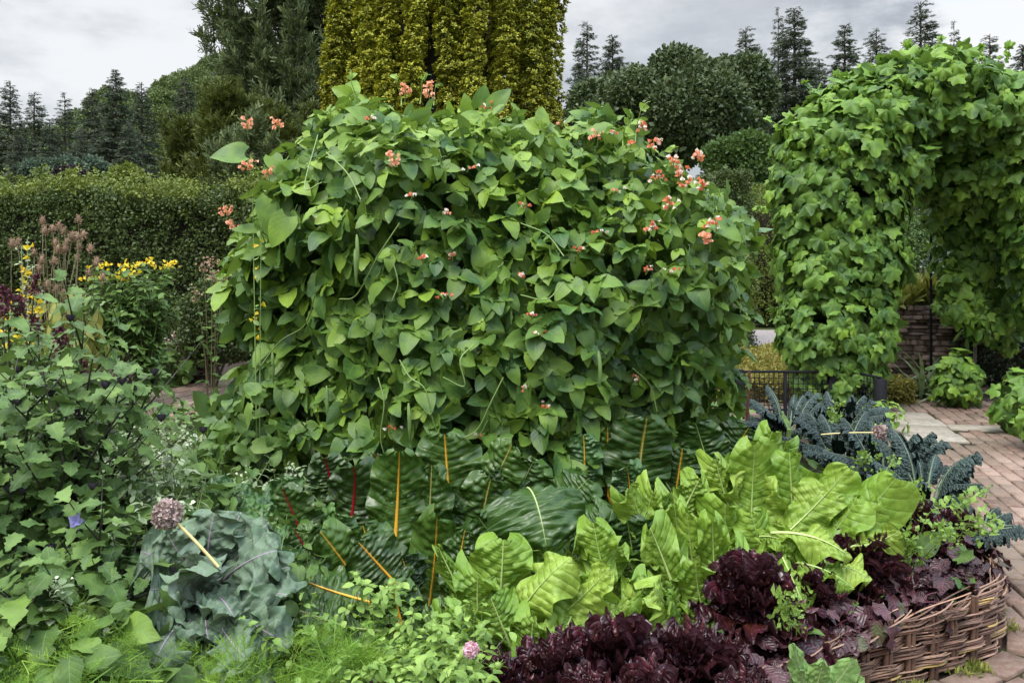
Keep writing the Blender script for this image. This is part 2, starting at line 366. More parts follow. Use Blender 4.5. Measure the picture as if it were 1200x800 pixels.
HERB = leafmat('herb_leaf', (.022, .062, .014), (.058, .125, .024), (.17, .27, .050), vein=(.14, .24, .08), vw=.04, lat=6, latk=1., latm=.4, rough=.55, spec=.35, trans=.2, back=(.10, .17, .07))
NIC = leafmat('toothed_leaf', (.026, .070, .018), (.065, .135, .030), (.17, .27, .060), vein=(.17, .27, .11), vw=.04, lat=5, latk=1.3, latm=.5, rough=.55, spec=.35, trans=.18, back=(.11, .18, .08))
PALE = leafmat('pale_leaf', (.10, .17, .07), (.20, .28, .13), (.38, .44, .28), rough=.6, spec=.3, trans=.2)
WHITE = solid('white_bud', (.30, .38, .20), (.55, .60, .42), .6)
SAGE = leafmat('sage_leaf', (.09, .18, .05), (.16, .28, .08), (.24, .37, .12), vein=(.28, .38, .2), vw=.05, lat=7, latm=.4, rough=.6, spec=.3, trans=.12, back=(.2, .28, .16), pucker=.25, savoy=60)
SPRIG = leafmat('sprig_leaf', (.08, .17, .03), (.16, .28, .05), (.30, .44, .10), rough=.5, trans=.25)
FENN = leafmat('fennel_frond', (.07, .16, .02), (.14, .27, .03), (.27, .42, .06), rough=.6, spec=.25, trans=.25, mottle=.1)
HEDGE = leafmat('hedge_leaf', (.026, .048, .012), (.068, .102, .022), (.10, .145, .028), rough=.5, spec=.35, trans=.12, mottle=.2)
LHEDGE = leafmat('light_hedge_leaf', (.055, .09, .018), (.13, .175, .03), (.22, .27, .055), rough=.55, spec=.3, trans=.2, mottle=.2)
YEW = leafmat('golden_yew_shoot', (.035, .070, .012), (.12, .165, .022), (.36, .37, .035), rough=.5, spec=.3, trans=.1, mottle=.15, tip=(.58, .55, .055), tipr=(.45, 1.0))
CYP = leafmat('cypress_spray', (.050, .072, .032), (.105, .14, .060), (.20, .25, .095), rough=.6, spec=.25, trans=.1, mottle=.2)
GCYP = leafmat('green_cypress_spray', (.035, .052, .014), (.080, .105, .024), (.18, .21, .045), rough=.6, spec=.25, trans=.15, mottle=.2)
SPR = leafmat('spruce_needles', (.040, .054, .036), (.074, .098, .062), (.13, .165, .095), rough=.6, spec=.25, trans=.05, mottle=.2)
OAK = leafmat('dark_crown_leaf', (.022, .044, .017), (.062, .094, .036), (.14, .175, .068), rough=.5, spec=.35, trans=.1, mottle=.2)
ASH = leafmat('mid_crown_leaf', (.03, .065, .018), (.06, .115, .03), (.13, .20, .05), rough=.55, spec=.3, trans=.2, mottle=.2)
FARW = leafmat('hill_crown_leaf', (.045, .075, .026), (.098, .142, .046), (.20, .25, .075), rough=.6, spec=.2, trans=.1, mottle=.2)
BLUES = leafmat('bluish_shrub_leaf', (.035, .06, .04), (.07, .105, .07), (.12, .17, .11), rough=.6, spec=.2, trans=.1)
PLUM = leafmat('plum_shrub_leaf', (.012, .008, .014), (.028, .016, .028), (.06, .04, .05), rough=.5, spec=.3, trans=.1)
HEUC = leafmat('heuchera_leaf', (.022, .012, .016), (.05, .022, .028), (.10, .05, .05), rough=.45, spec=.4, trans=.1)
GOLDC = leafmat('golden_cover_leaf', (.07, .10, .02), (.17, .19, .03), (.38, .33, .08), rough=.55, spec=.3, trans=.2, tip=(.32, .22, .10), tipr=(.6, 1.))
IVY = leafmat('ivy_leaf', (.010, .020, .010), (.022, .040, .018), (.06, .09, .04), vein=(.08, .12, .06), vw=.05, rough=.3, spec=.5, trans=.05)
GRASSM = leafmat('grass_blade', (.07, .12, .02), (.14, .19, .03), (.30, .28, .08), rough=.6, spec=.2, trans=.2)
GSTEM = solid('green_stem', (.07, .14, .03), (.18, .27, .08), .5)
DSTEM = solid('dark_stem', (.012, .010, .010), (.035, .03, .022), .5)
BSTEM = solid('dry_stem', (.08, .07, .03), (.18, .15, .075), .7)
BARK = solid('bark', (.045, .036, .028), (.13, .11, .09), .85, 9, .7, bd=.02)
YRIB = solid('yellow_rib', (.58, .25, .015), (.74, .42, .05), .35)
RRIB = solid('red_rib', (.16, .004, .012), (.30, .008, .02), .3)
GRIB = solid('pale_green_rib', (.22, .32, .10), (.38, .45, .2), .4)
KRIB = solid('dull_green_rib', (.07, .11, .07), (.14, .19, .12), .5)
LRIB = solid('cream_rib', (.26, .38, .09), (.44, .54, .20), .4)
SOIL = solid('soil', (.018, .012, .009), (.055, .038, .026), .95, 14, .9, byt=False, bd=.03)
CALYX = solid('black_calyx', (.008, .008, .012), (.03, .022, .035), .5)
RED = leafmat('scarlet_petal', (.50, .06, .02), (.75, .16, .07), (.85, .44, .30), rough=.5, trans=.3, mottle=.2)
WPET = leafmat('white_petal', (.7, .5, .45), (.8, .7, .65), (.85, .8, .78), rough=.5, trans=.3, mottle=.1)
YPET = leafmat('yellow_petal', (.6, .38, .01), (.8, .55, .02), (.85, .68, .05), rough=.5, trans=.3, mottle=.1)
BPET = leafmat('violet_petal', (.16, .14, .5), (.3, .28, .7), (.5, .48, .85), rough=.5, trans=.3, mottle=.1)
PPET = leafmat('pink_petal', (.5, .22, .38), (.7, .42, .55), (.8, .6, .68), rough=.55, trans=.3, mottle=.2)
AMAR = leafmat('amaranth_tassel', (.03, .006, .012), (.065, .010, .022), (.12, .03, .04), rough=.7, trans=.1)
TEAS = leafmat('teasel_spine', (.13, .07, .045), (.26, .16, .10), (.42, .30, .20), rough=.8, trans=.1)
ALLI = leafmat('allium_floret', (.20, .13, .14), (.36, .26, .25), (.55, .45, .42), rough=.7, trans=.15)
BLACKM = solid('black_painted_metal', (.006, .006, .009), (.014, .014, .018), .8, 30, .2, spec=.15)
RUST = solid('rusty_steel', (.05, .02, .012), (.14, .06, .035), .8, 60, .5)

# ================================================================== bed outline
BP = np.array([(-3.0, 3.0), (-2.3, 2.3), (-1.2, 2.05), (0, 2.2), (.7, 2.57), (1.24, 2.92), (1.58, 3.09), (1.86, 3.28), (1.97, 3.47), (2.02, 3.8), (2.1, 4.4), (2.17, 5.3), (2.2, 6.2), (2.0, 7.0), (1.0, 7.5), (-.8, 7.7), (-2.5, 7.4), (-3.4, 5.6), (-3.4, 4.0)])
def catmull(P, k=24):
    o = []; n = len(P)
    for i in range(n):
        a, b, c, d = P[(i - 1) % n], P[i], P[(i + 1) % n], P[(i + 2) % n]
        for t in np.arange(k) / k: o.append(.5 * (2 * b + (c - a) * t + (2 * a - 5 * b + 4 * c - d) * t * t + (3 * b - a - 3 * c + d) * t ** 3))
    return np.array(o)
BC = catmull(BP)
seg = np.linalg.norm(np.roll(BC, -1, 0) - BC, axis=1); BL = np.concatenate([[0], np.cumsum(seg)])
def bc(u, off=0.):
    u = np.atleast_1d(u) % BL[-1]; i = np.clip(np.searchsorted(BL, u, 'right') - 1, 0, len(BC) - 1); f = (u - BL[i]) / seg[i]
    A, B = BC[i], BC[(i + 1) % len(BC)]; p = A + (B - A) * f[:, None]
    t2 = BC[(i + 2) % len(BC)] - BC[i - 1]; t2 = nrm(t2); nn = np.stack([t2[:, 1], -t2[:, 0]], 1)      # outward
    return p + nn * (np.asarray(off).reshape(-1, 1) if np.ndim(off) else off), nn, t2
def inside(P, grow=0.):
    Q = bc(np.linspace(0, BL[-1], 220, endpoint=False), grow)[0]; x, y = P[:, 0], P[:, 1]; r = np.zeros(len(P), bool)
    for i in range(len(Q)):
        (x0, y0), (x1, y1) = Q[i], Q[(i + 1) % len(Q)]
        if y0 == y1: continue
        r ^= ((y0 > y) != (y1 > y)) & (x < (x1 - x0) * (y - y0) / (y1 - y0) + x0)
    return r

# ================================================================== ground, path, road
def sheet(name, poly, z, mat, drop=None):
    bm_v = [(p[0], p[1], z) for p in poly]; me = bpy.data.meshes.new(name); me.from_pydata(bm_v, [], [list(range(len(bm_v)))]); me.materials.append(mat)
    o = bpy.data.objects.new(name, me); COL.objects.link(o); o['kind'] = 'structure'; return o
m, nt = new_mat('meadow_ground'); N = NT(nt); co = N.obj()
nn_ = N.noise(.6, 5., co); N.out(N.bsdf(N.mix(N.mr(nn_, .35, .65), (.035, .05, .018), (.075, .10, .03)), .9, .2, N.bump(N.noise(18., 3., co), .8, .05)).outputs[0]); GRD = m
sheet('ground', [(-900, -60), (900, -60), (900, 1500), (-900, 1500)], -.06, GRD)
m, nt = new_mat('mortar_and_moss'); N = NT(nt); co = N.obj()
c = N.mix(N.mr(N.noise(3., 4., co), .45, .62), (.030, .021, .015), (.040, .052, .014)); N.out(N.bsdf(c, .95, .2, N.bump(N.noise(120., 3., co), .8, .01)).outputs[0]); MORT = m
sheet('path_bed', [(-6, -1), (9, -1), (9, 12.9), (-6, 12.9)], -.016, MORT)
m, nt = new_mat('paving_brick'); N = NT(nt); s, t, r = N.attr(); co = N.obj()
rp = N.n('ShaderNodeValToRGB'); e = rp.color_ramp.elements; e[0].color = (.105, .062, .045, 1); e[1].color = (.29, .20, .155, 1); x = e.new(.35); x.color = (.165, .098, .072, 1); x = e.new(.7); x.color = (.215, .145, .112, 1)
N.l(r, rp.inputs[0]); n1 = N.noise(22., 5., co, .7); n2 = N.noise(1.1, 4., co)
c = N.mix(N.m('MULTIPLY', N.mr(n1, .35, .7), .45), rp.outputs[0], (.30, .24, .195)); c = N.mix(N.m('MULTIPLY', N.mr(n2, .42, .62), .6), c, (.15, .125, .09)); c = N.mix(N.m('MULTIPLY', N.mr(N.noise(6., 5., co, .7), .5, .66), .45), c, (.10, .085, .062))
c = N.mix(N.mr(N.noise(60., 3., co), .66, .72), c, (.08, .06, .045))
N.out(N.bsdf(c, .85, .3, N.bump(n1, .5, .006)).outputs[0]); BRICK = m
m, nt = new_mat('pale_slab'); N = NT(nt); s, t, r = N.attr(); co = N.obj(); n1 = N.noise(14., 5., co, .7)
c = N.mix(N.mr(n1, .3, .7), (.24, .215, .175), (.40, .365, .30)); c = N.mix(N.m('MULTIPLY', r, .35), c, (.22, .18, .14)); N.out(N.bsdf(c, .85, .3, N.bump(n1, .4, .004)).outputs[0]); SLAB = m
g = np.random.default_rng(3)
ang = math.radians(-13)           # courses run away from us, leaning right
ux, uy = np.array([math.cos(ang), math.sin(ang)]), np.array([-math.sin(ang), math.cos(ang)])
bw, bl = .106, .218
I, J = np.meshgrid(np.arange(-95, 110), np.arange(-8, 75), indexing='ij')
u = (I * bw).ravel(); v = ((J + .5 * (I % 2)) * bl).ravel()
C = u[:, None] * ux + v[:, None] * uy
keep = (C[:, 0] > .2) & (C[:, 0] < 7.5) & (C[:, 1] > 1.6) & (C[:, 1] < 13.6) & ~inside(C, .40)
keep2 = (C[:, 0] > -5.6) & (C[:, 0] < -1.2) & (C[:, 1] > 7.2) & (C[:, 1] < 10.6) & ~inside(C, .40)
# pale slabs (in course coordinates)
def uv(p): return np.array([p @ ux, p @ uy])
slabs = []
a0 = uv(np.array([3.48, 7.08]))
for k in range(4): slabs.append((a0[0] + (.0 if k % 2 else .02), a0[1] + .02 + k * .33, .235, .155))
slabs.append((a0[0] + .66, a0[1] + .52, .40, .10)); slabs.append((a0[0] + 1.5, a0[1] + .52, .42, .10)); slabs.append((a0[0] - .49, a0[1] + .7, .235, .155)); slabs.append((a0[0] + 2.37, a0[1] + .52, .42, .10))
ok = np.ones(len(C), bool)
for su, sv, hx, hy in slabs: ok &= ~((np.abs(u - su) < hx + bw * .42) & (np.abs(v - sv) < hy + bl * .35))
K = (keep | keep2) & ok; C = C[K]; n = len(C)
mb = MB(); C = C + g.normal(size=C.shape) * .0018
bevbox(mb, C, bw / 2 - .0065, bl / 2 - .006, -.05, g.normal(size=n) * .0016, ang + g.normal(size=n) * .008, .005, (.5 + .30 * g.normal(size=n)).clip(0, 1))
# three courses laid round the bed
for k, (off, ln, wd) in enumerate(((.075, .21, .062), (.193, .20, .05), (.302, .20, .05))):
    uu = np.arange(0, BL[-1], ln + .006) + k * .1; P, nn, tt = bc(uu, off); m_ = (P[:, 0] > -.5) & (P[:, 1] < 7.6)
    P, tt = P[m_], tt[m_]; a = np.arctan2(tt[:, 1], tt[:, 0]); q = len(P)
    bevbox(mb, P, ln / 2 - .003, wd - .006, -.05, .001 + g.normal(size=q) * .002, a, .005, (.42 + .24 * g.normal(size=q)).clip(0, 1) * (.75 if k == 0 else 1))
bp_ = mb.build('brick_path', BRICK, smooth=False); bp_['kind'] = 'structure'
mb = MB(); S_ = np.array(slabs); Cc = S_[:, 0][:, None] * ux + S_[:, 1][:, None] * uy
bevbox(mb, Cc, S_[:, 2], S_[:, 3], -.05, .003, ang, .006, g.random(len(S_))); mb.build('pale_paving', SLAB, smooth=False)['kind'] = 'structure'
m, nt = new_mat('road_gravel'); N = NT(nt); co = N.obj(); n1 = N.noise(30., 4., co)
N.out(N.bsdf(N.mix(N.mr(n1, .3, .7), (.20, .175, .165), (.33, .295, .28)), .9, .2, N.bump(n1, .4, .01)).outputs[0]); ROAD = m
sheet('road', [(1.0, 13.1), (30, 12.6), (30, 17.8), (1.0, 17.4)], -.01, ROAD)
# soil of the planted bed, mounded
mb = MB(); rings = 9; us = np.linspace(0, BL[-1], 120, endpoint=False); P0 = bc(us, -.03)[0]; cc = np.array([-.5, 4.8]); V = []; 
for k in range(rings + 1):
    f = 1 - k / rings; p = cc + (P0 - cc) * f; z = .15 + .07 * (1 - f ** 3) + .012 * np.sin(p[:, 0] * 9) * np.cos(p[:, 1] * 7); V.append(np.column_stack([p, z]))
V = np.concatenate(V); q = []
for k in range(rings):
    for i in range(120): q.append([k * 120 + i, k * 120 + (i + 1) % 120, (k + 1) * 120 + (i + 1) % 120, (k + 1) * 120 + i])
mb.add(V, q, np.full((len(V), 3), .5)); so = mb.build('bed_soil', SOIL); so['kind'] = 'structure'
sheet('left_border_soil', [(-14, 10.2), (-2.2, 10.2), (-2.2, 13), (-14, 13)], -.004, SOIL)
sheet('left_near_soil', [(-9, 1), (-2.6, 1), (-3.6, 7.6), (-9, 8.2)], -.002, SOIL)
sheet('right_border_soil', [(4.1, 9.0), (8, 8.3), (8, 14), (4.6, 13.4)], .004, SOIL)

# ================================================================== woven willow edging
m, nt = new_mat('willow_rod'); N = NT(nt); s, t, r = N.attr(); co = N.obj()
rp = N.n('ShaderNodeValToRGB'); e = rp.color_ramp.elements; e[0].color = (.060, .030, .020, 1); e[1].color = (.42, .30, .09, 1)
for p_, c_ in ((.25, (.12, .062, .040)), (.55, (.21, .118, .078)), (.8, (.32, .20, .135)), (.93, (.40, .22, .16))): x = e.new(p_); x.color = c_ + (1,)
N.l(r, rp.inputs[0]); mp = N.n('ShaderNodeMapping'); mp.inputs['Scale'].default_value = (1, 1, 6); nt.links.new(co, mp.inputs[0]); n1 = N.noise(35., 4., mp.outputs[0], .7)
c = N.mix(N.m('MULTIPLY', N.mr(n1, .4, .7), .5), rp.outputs[0], (.17, .125, .10)); N.out(N.bsdf(c, .6, .35, N.bump(n1, .5, .003)).outputs[0]); WIL = m
wick = thing('wicker_edging', 'low woven brown willow edging holding the raised bed beside the brick path', 'edging', (1.24, 2.92, 0))
U0, U1 = BL[24 * 2 - 0], BL[24 * 12 + 10]
sp = .118; us = np.arange(U0, U1, sp)
g = np.random.default_rng(5)
for u_ in us:
    P, nn, tt = bc(u_); mb = MB(); p = P[0]; l_ = g.normal(size=2) * .006
    for q in (-.011, .011):
        c = p + tt[0] * q; tube(mb, [(c[0], c[1], -.02), (c[0] + l_[0], c[1] + l_[1], .12), (c[0] - nn[0, 0] * .006 + l_[0] * 2, c[1] - nn[0, 1] * .006 + l_[1] * 2, .225 + g.uniform(-.01, .03))], [.0105, .010, .008], 6, g.uniform(.05, .35))
    mb.build('stake', WIL, wick)
nb = 5
for b in range(nb):
    mb = MB(); z0 = .018 + b * .044
    for rod in range(8):
        u_ = U0 - g.uniform(0, .8)
        while u_ < U1:
            L = g.uniform(.8, 1.5); uu = np.linspace(u_, u_ + L, int(L / .02)); uu = uu[(uu >= U0) & (uu <= U1)]
            if len(uu) > 6:
                ph = (uu - U0) / sp * PI + b * PI
                off = .0145 * np.sin(ph + PI / 2) + g.uniform(-.003, .003)
                f = (uu - u_) / L
                z = z0 + (rod - 3.5) * .0052 + .013 * (f - .5) * 2 + .003 * np.sin(uu * 9 + rod * 2) + .006 * np.sin(ph + PI / 2 + .6) 
                off = off + .004 * (rod % 2) + .012 * (f > .93) * (f - .93) / .07
                P = bc(uu, off)[0]; tint = g.uniform(.1, .92) if g.random() > .03 else 1.
                tube(mb, np.column_stack([P, z]), np.interp(f, [0, .1, 1], [.0044, .0048, .0026]), 5, tint)
            u_ += L * g.uniform(.8, .95)
    mb.build('woven_band', WIL, wick)
mb = MB()
for k in range(120):                       # rim: rods bent over each stake, tips showing
    u_ = g.uniform(U0, U1); L = g.uniform(.22, .5); uu = np.linspace(u_, u_ + L, 14); f = np.linspace(0, 1, 14)
    off = g.uniform(-.022, .012) + .02 * np.sin(f * PI * 1.5 + g.uniform(0, 6)); z = .208 + g.uniform(0, .022) + .012 * np.sin(f * PI) - .025 * (1 - f) + g.uniform(-.01, .04) * (f ** 3)
    P = bc(np.clip(uu, U0, U1 - .01), off)[0]; tube(mb, np.column_stack([P, z]), .004 - .0015 * f, 5, g.uniform(.15, .98))
mb.build('rim', WIL, wick)
# moss and weeds in the joints at its foot
g = np.random.default_rng(15); mb = MB(); gb = leaf_t(2, 1, .12, .3, .6, 0, .1, .5)
uu = g.uniform(U0, U1, 60); cl = bc(uu, .03 + .03 * g.random(60))[0]; cl = cl[(cl[:, 0] > .6)]
P = np.concatenate([c + g.normal(size=(60, 2)) * .02 for c in cl]); n = len(P)
mb.inst(gb, frames(g.normal(size=(n, 3)) * .7 + [0, 0, 1], g.normal(size=(n, 3)), g.uniform(.012, .04, n)), np.column_stack([P, np.zeros(n)]), g.uniform(.2, .8, n))
o = mb.build('joint_moss', GRASSM); tag(o, kind='stuff'); tag(o, 'tufts of moss and grass in the brick joints below the willow edging', 'moss')
def catmull_open(Q, k=6):
    Q = np.array(Q); E = np.vstack([2 * Q[0] - Q[1], Q, 2 * Q[-1] - Q[-2]]); o = []
    for i in range(1, len(E) - 2):
        a, b, c, d = E[i - 1:i + 3]
        for t in np.arange(k) / k: o.append(.5 * (2 * b + (c - a) * t + (2 * a - 5 * b + 4 * c - d) * t * t + (3 * b - a - 3 * c + d) * t ** 3))
    o.append(E[-2]); return np.array(o)
# ================================================================== runner bean arbour
BT = [trifoliate(i) for i in range(7)]
YC, DY = 4.62, 1.02
prof_px = [(285, 560), (280, 470), (276, 420), (280, 330), (284, 260), (298, 200), (330, 155), (400, 128), (470, 116), (540, 125), (620, 142), (690, 152), (750, 168), (800, 195), (832, 225), (850, 270), (862, 330), (872, 385), (856, 440), (838, 500), (830, 560), (800, 680), (560, 700), (300, 680)]
C0 = np.array([(570 - 600) / F * 4.5, EYE - (400 - HOR) / F * 4.5])
pp = np.array([((x - 600) / F * 4.5, EYE - (y - HOR) / F * 4.5) for x, y in prof_px]) - C0; pp *= [.955, .955]
pa = np.arctan2(pp[:, 1], pp[:, 0]); pr = np.hypot(pp[:, 0], pp[:, 1]); o_ = np.argsort(pa); pa, pr = pa[o_], pr[o_]
def RT(th):
    th = (np.asarray(th) + PI) % (2 * PI) - PI
    return np.interp(th, np.concatenate([[pa[-1] - 2 * PI], pa, [pa[0] + 2 * PI]]), np.concatenate([[pr[-1]], pr, [pr[0]]]))
def beanf(P):
    dx, dz = P[..., 0] - C0[0], P[..., 2] - C0[1]; rr = np.hypot(dx, dz) / RT(np.arctan2(dz, dx)); yy = np.abs(P[..., 1] - YC) / DY
    lump = .045 * np.sin(4.1 * P[..., 0] + 2.3 * P[..., 2]) + .04 * np.sin(6.3 * P[..., 2] - 3 * P[..., 0] + 1) + .03 * np.sin(9 * P[..., 0] + 5 * P[..., 1])
    return (rr ** 2.6 + yy ** 2.6) ** (1 / 2.6) - lump * 1.15
def grad(P, e=.03):
    G = np.stack([beanf(P + np.eye(3)[k] * e) - beanf(P - np.eye(3)[k] * e) for k in range(3)], -1); return nrm(G)
def bean_hit(px, py, off=0.):
    d = np.array([(px - 600) / F, 1, -(py - HOR) / F]); ys = np.linspace(2.8, 6, 500); P = np.array([0, 0, EYE]) + d * ys[:, None]
    f = beanf(P); i = np.argmax(f < 1 + off); 
    if f[i] >= 1 + off: i = np.argmin(f)
    return P[i]
bean = thing('runner_bean_arbour', 'big leafy green runner bean dome with scarlet flowers in the middle of the bed', 'climbing plant', (-.12, YC, .2))
g = np.random.default_rng(21)
def bean_surf(n, lo, hi):
    u = nrm(g.normal(size=(n * 2, 3)) * [1, 1, 1]); r = np.full(len(u), .9); cc = np.array([C0[0], YC, C0[1]])
    a, b = np.full(len(u), .05), np.full(len(u), 2.6); tg = 1 + 0 * r
    for _ in range(18):
        m_ = (a + b) / 2; f = beanf(cc + u * m_[:, None]); a = np.where(f < 1, m_, a); b = np.where(f < 1, b, m_)
    P = cc + u * (a * g.uniform(lo, hi, len(u)))[:, None]; k = (P[:, 2] > .25) & (g.random(len(u)) < (a / a.max()) ** 1.2 + .2); return P[k][:n]
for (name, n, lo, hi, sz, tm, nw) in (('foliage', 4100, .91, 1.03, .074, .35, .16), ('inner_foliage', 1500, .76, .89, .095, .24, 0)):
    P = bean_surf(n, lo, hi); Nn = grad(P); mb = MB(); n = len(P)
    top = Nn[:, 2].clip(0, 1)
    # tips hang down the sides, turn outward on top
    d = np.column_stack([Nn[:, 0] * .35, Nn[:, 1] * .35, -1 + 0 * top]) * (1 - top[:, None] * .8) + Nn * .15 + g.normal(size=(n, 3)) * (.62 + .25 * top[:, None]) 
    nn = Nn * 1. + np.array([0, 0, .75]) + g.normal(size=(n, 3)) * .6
    # young offsets the tint: paler towards crown and left shoulder, darker towards the bottom
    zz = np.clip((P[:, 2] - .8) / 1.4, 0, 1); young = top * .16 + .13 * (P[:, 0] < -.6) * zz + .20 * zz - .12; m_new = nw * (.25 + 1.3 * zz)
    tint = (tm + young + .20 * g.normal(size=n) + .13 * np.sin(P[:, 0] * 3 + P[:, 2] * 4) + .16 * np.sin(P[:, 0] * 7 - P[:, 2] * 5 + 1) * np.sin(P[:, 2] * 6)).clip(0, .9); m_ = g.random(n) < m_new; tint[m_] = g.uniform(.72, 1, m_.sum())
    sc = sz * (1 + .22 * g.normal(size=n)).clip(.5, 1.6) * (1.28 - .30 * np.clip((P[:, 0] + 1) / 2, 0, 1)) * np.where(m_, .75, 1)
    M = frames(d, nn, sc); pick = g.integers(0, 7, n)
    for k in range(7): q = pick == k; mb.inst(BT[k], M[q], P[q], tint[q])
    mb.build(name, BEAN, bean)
# stray single shoots standing out of the outline
mb = MB(); single = [leaf_t(8, 4, .42, .27, .85, .16, .2, .15, seed=i + 70) for i in range(3)]
for px, py, dx, dz, sz in ((290, 182, -1, -.05, .15), (322, 185, .3, -.6, .1), (563, 128, .25, 1, .11), (578, 128, .8, .9, .12), (548, 133, -.1, 1, .09), (835, 262, .8, -.5, .13), (620, 150, 1, .1, .12), (432, 140, -.6, .3, .1), (325, 235, .1, -1, .19), (340, 255, -.4, -.8, .14)):
    mb = MB(); p = bean_hit(px, py, .0) + np.array([0, -.05, 0]); mb.inst(single[g.integers(3)], frames(np.array([[dx, -.25, dz]]), np.array([[.2, -.8, .6]]), [sz * 1.05]), [p], [g.uniform(.35, .75)]); mb.build('stray_leaf', BEAN, bean)
# stems: poles inside, twining bines and loose runners over the leaves
mb = MB()
for k in range(16):
    a = k / 16 * 2 * PI; x, y = -.12 + 1.15 * math.cos(a), YC + .8 * math.sin(a); ph = a
    tube(mb, [(x + .01 * math.sin(t * 22), y + .01 * math.cos(t * 22), .1 + t * 1.3) for t in np.linspace(0, 1, 24)], .006, 5, .4)
mb.build('inner_stems', GSTEM, bean)
for (pts) in ([(470, 420), (482, 440), (500, 455), (512, 500), (535, 512), (560, 508), (572, 490)], [(445, 440), (452, 470), (448, 510), (456, 540)], [(400, 350), (420, 345), (445, 300), (470, 262)], [(300, 440), (330, 400), (360, 380), (372, 345)], [(610, 262), (640, 275), (660, 300)], [(740, 430), (760, 450), (768, 480)], [(520, 440), (545, 450), (540, 420), (556, 402)], [(385, 180), (410, 205), (425, 235)], [(590, 440), (575, 470), (560, 500), (540, 512)], [(660, 330), (640, 350), (610, 345)], [(375, 160), (360, 220), (380, 215)], [(460, 300), (468, 330), (462, 350)]):
    Q = np.array([bean_hit(x, y, .05) + [0, -.045, 0] for x, y in pts]); Q = catmull_open(Q)
    mb = MB(); tube(mb, Q, .0028, 5, .9); mb.build('bine', GSTEM, bean)
for px, py, h in ((470, 118, .16), (420, 130, .22), (508, 118, .12), (745, 160, .2), (730, 165, .13), (782, 195, .12), (492, 116, .15), (840, 240, .08), (296, 200, .07)):
    p = bean_hit(px, py + 6); t = np.linspace(0, 1, 26); cl = .025
    x = p[0] + .3 * h * t ** 2 * (1 if px > 480 else -1) + cl * np.sin(t * 9) * t ** 3; z = p[2] + h * t * 1.1 + cl * np.cos(t * 9) * t ** 3
    mb = MB(); tube(mb, np.column_stack([x, p[1] + .02 * np.sin(t * 7), z]), .003 - .0018 * t, 4, .9)
    q = np.array([x[18], p[1], z[18]]); k_ = 3
    mb.inst(single[0], frames(g.normal(size=(k_, 3)) + [0, 0, .4], g.normal(size=(k_, 3)) + [0, -1, .5], np.full(k_, .035)), np.tile(q, (k_, 1)), np.full(k_, .95)); mb.build('tendril', SPRIG, bean)
# flower sprays
pet = leaf_t(3, 3, .5, .4, .5, 0, .8, .5, seed=3)
def flower_spray(kind, p, n=9, h=.10, tilt=(0, 0), sz=.021):
    root = MB(); wh = MB(); st = MB(); top = np.array(p) + [tilt[0] * h, -abs(tilt[1]) * h, h * (.9 if kind != 'hang' else .3)]
    tube(st, bez(p, (np.array(p) + top) / 2 + [.01, -.01, 0], top, 5), .0022, 4, .8)
    for k in range(n):
        f = 1 - k / n * .55; c = np.array(p) * (1 - f) + top * f + g.normal(size=3) * [.016, .012, .004]
        d = nrm(g.normal(size=3) * .6 + [0, -.5, .1]); m_ = MB() ; T = (wh if (k % 3 == 0 and kind != 'pink') else root)
        for q in (-1, 1):
            M = frames((d + [q * .5, 0, .4])[None], np.array([[q * .6, -.7, .3]]), [sz * g.uniform(.8, 1.25)]); T.inst(pet, M, [c], [g.uniform(.75, 1) if kind == 'pink' else g.uniform(0, .7)])
    o = root.build('flower_spray', RED, bean) if root.V else None
    st.build('flower_stalk', GSTEM, o)
    if wh.V: wh.build('white_petals', WPET, o)
for px, py, kd in ((295, 157, 'pink'), (331, 157, 'pink'), (294, 205, 'pink'), (320, 213, 'pink'), (270, 258, 'pink'), (284, 273, 'pink'), (375, 258, 'r'), (476, 118, 'pink'), (502, 112, 'pink'), (505, 122, 'pink'), (436, 142, 'r'), (570, 128, 'r'), (654, 148, 'r'), (716, 158, 'r'), (736, 170, 'r'), (752, 160, 'r'), (764, 180, 'r'), (768, 218, 'r'), (782, 200, 'r'), (790, 212, 'r'), (818, 195, 'r'), (820, 228, 'r'), (834, 272, 'r'), (828, 290, 'pink'), (800, 225, 'r'), (612, 242, 'r'), (483, 230, 'r'), (519, 250, 'r'), (548, 198, 'r'), (698, 170, 'pink'), (497, 302, 'r'), (522, 345, 'r'), (531, 300, 'r'), (612, 322, 'r'), (622, 368, 'r'), (632, 390, 'r'), (702, 272, 'r'), (676, 292, 'r'), (758, 275, 'r'), (754, 316, 'r'), (780, 316, 'r'), (746, 440, 'r'), (612, 452, 'r'), (640, 472, 'r'), (461, 498, 'r'), (828, 437, 'r'), (565, 508, 'r'), (462, 200, 'pink'), (775, 250, 'r'), (720, 225, 'r')):
    edge = kd == 'pink' or px > 740 and py < 300; p = bean_hit(px, py, .0) + [0, -.06, -.02]
    flower_spray(kd, p, g.integers(4, 7) if not edge else g.integers(10, 16), .03 if not edge else .085, (g.uniform(-.3, .3), .4), .0125 if not edge else .0145)
# hanging pods
mb = MB()
for px, py in ((420, 275), (418, 292), (385, 450), (322, 410), (700, 410), (480, 470)):
    mb = MB(); p = bean_hit(px, py, .04) + [0, -.04, 0]; tube(mb, bez(p, p + [.01, -.03, -.07], p + [.005, .0, -.15], 8), [.003, .007, .008, .008, .008, .007, .005, .002], 6, .4, .55); mb.build('bean_pod', GSTEM, bean)

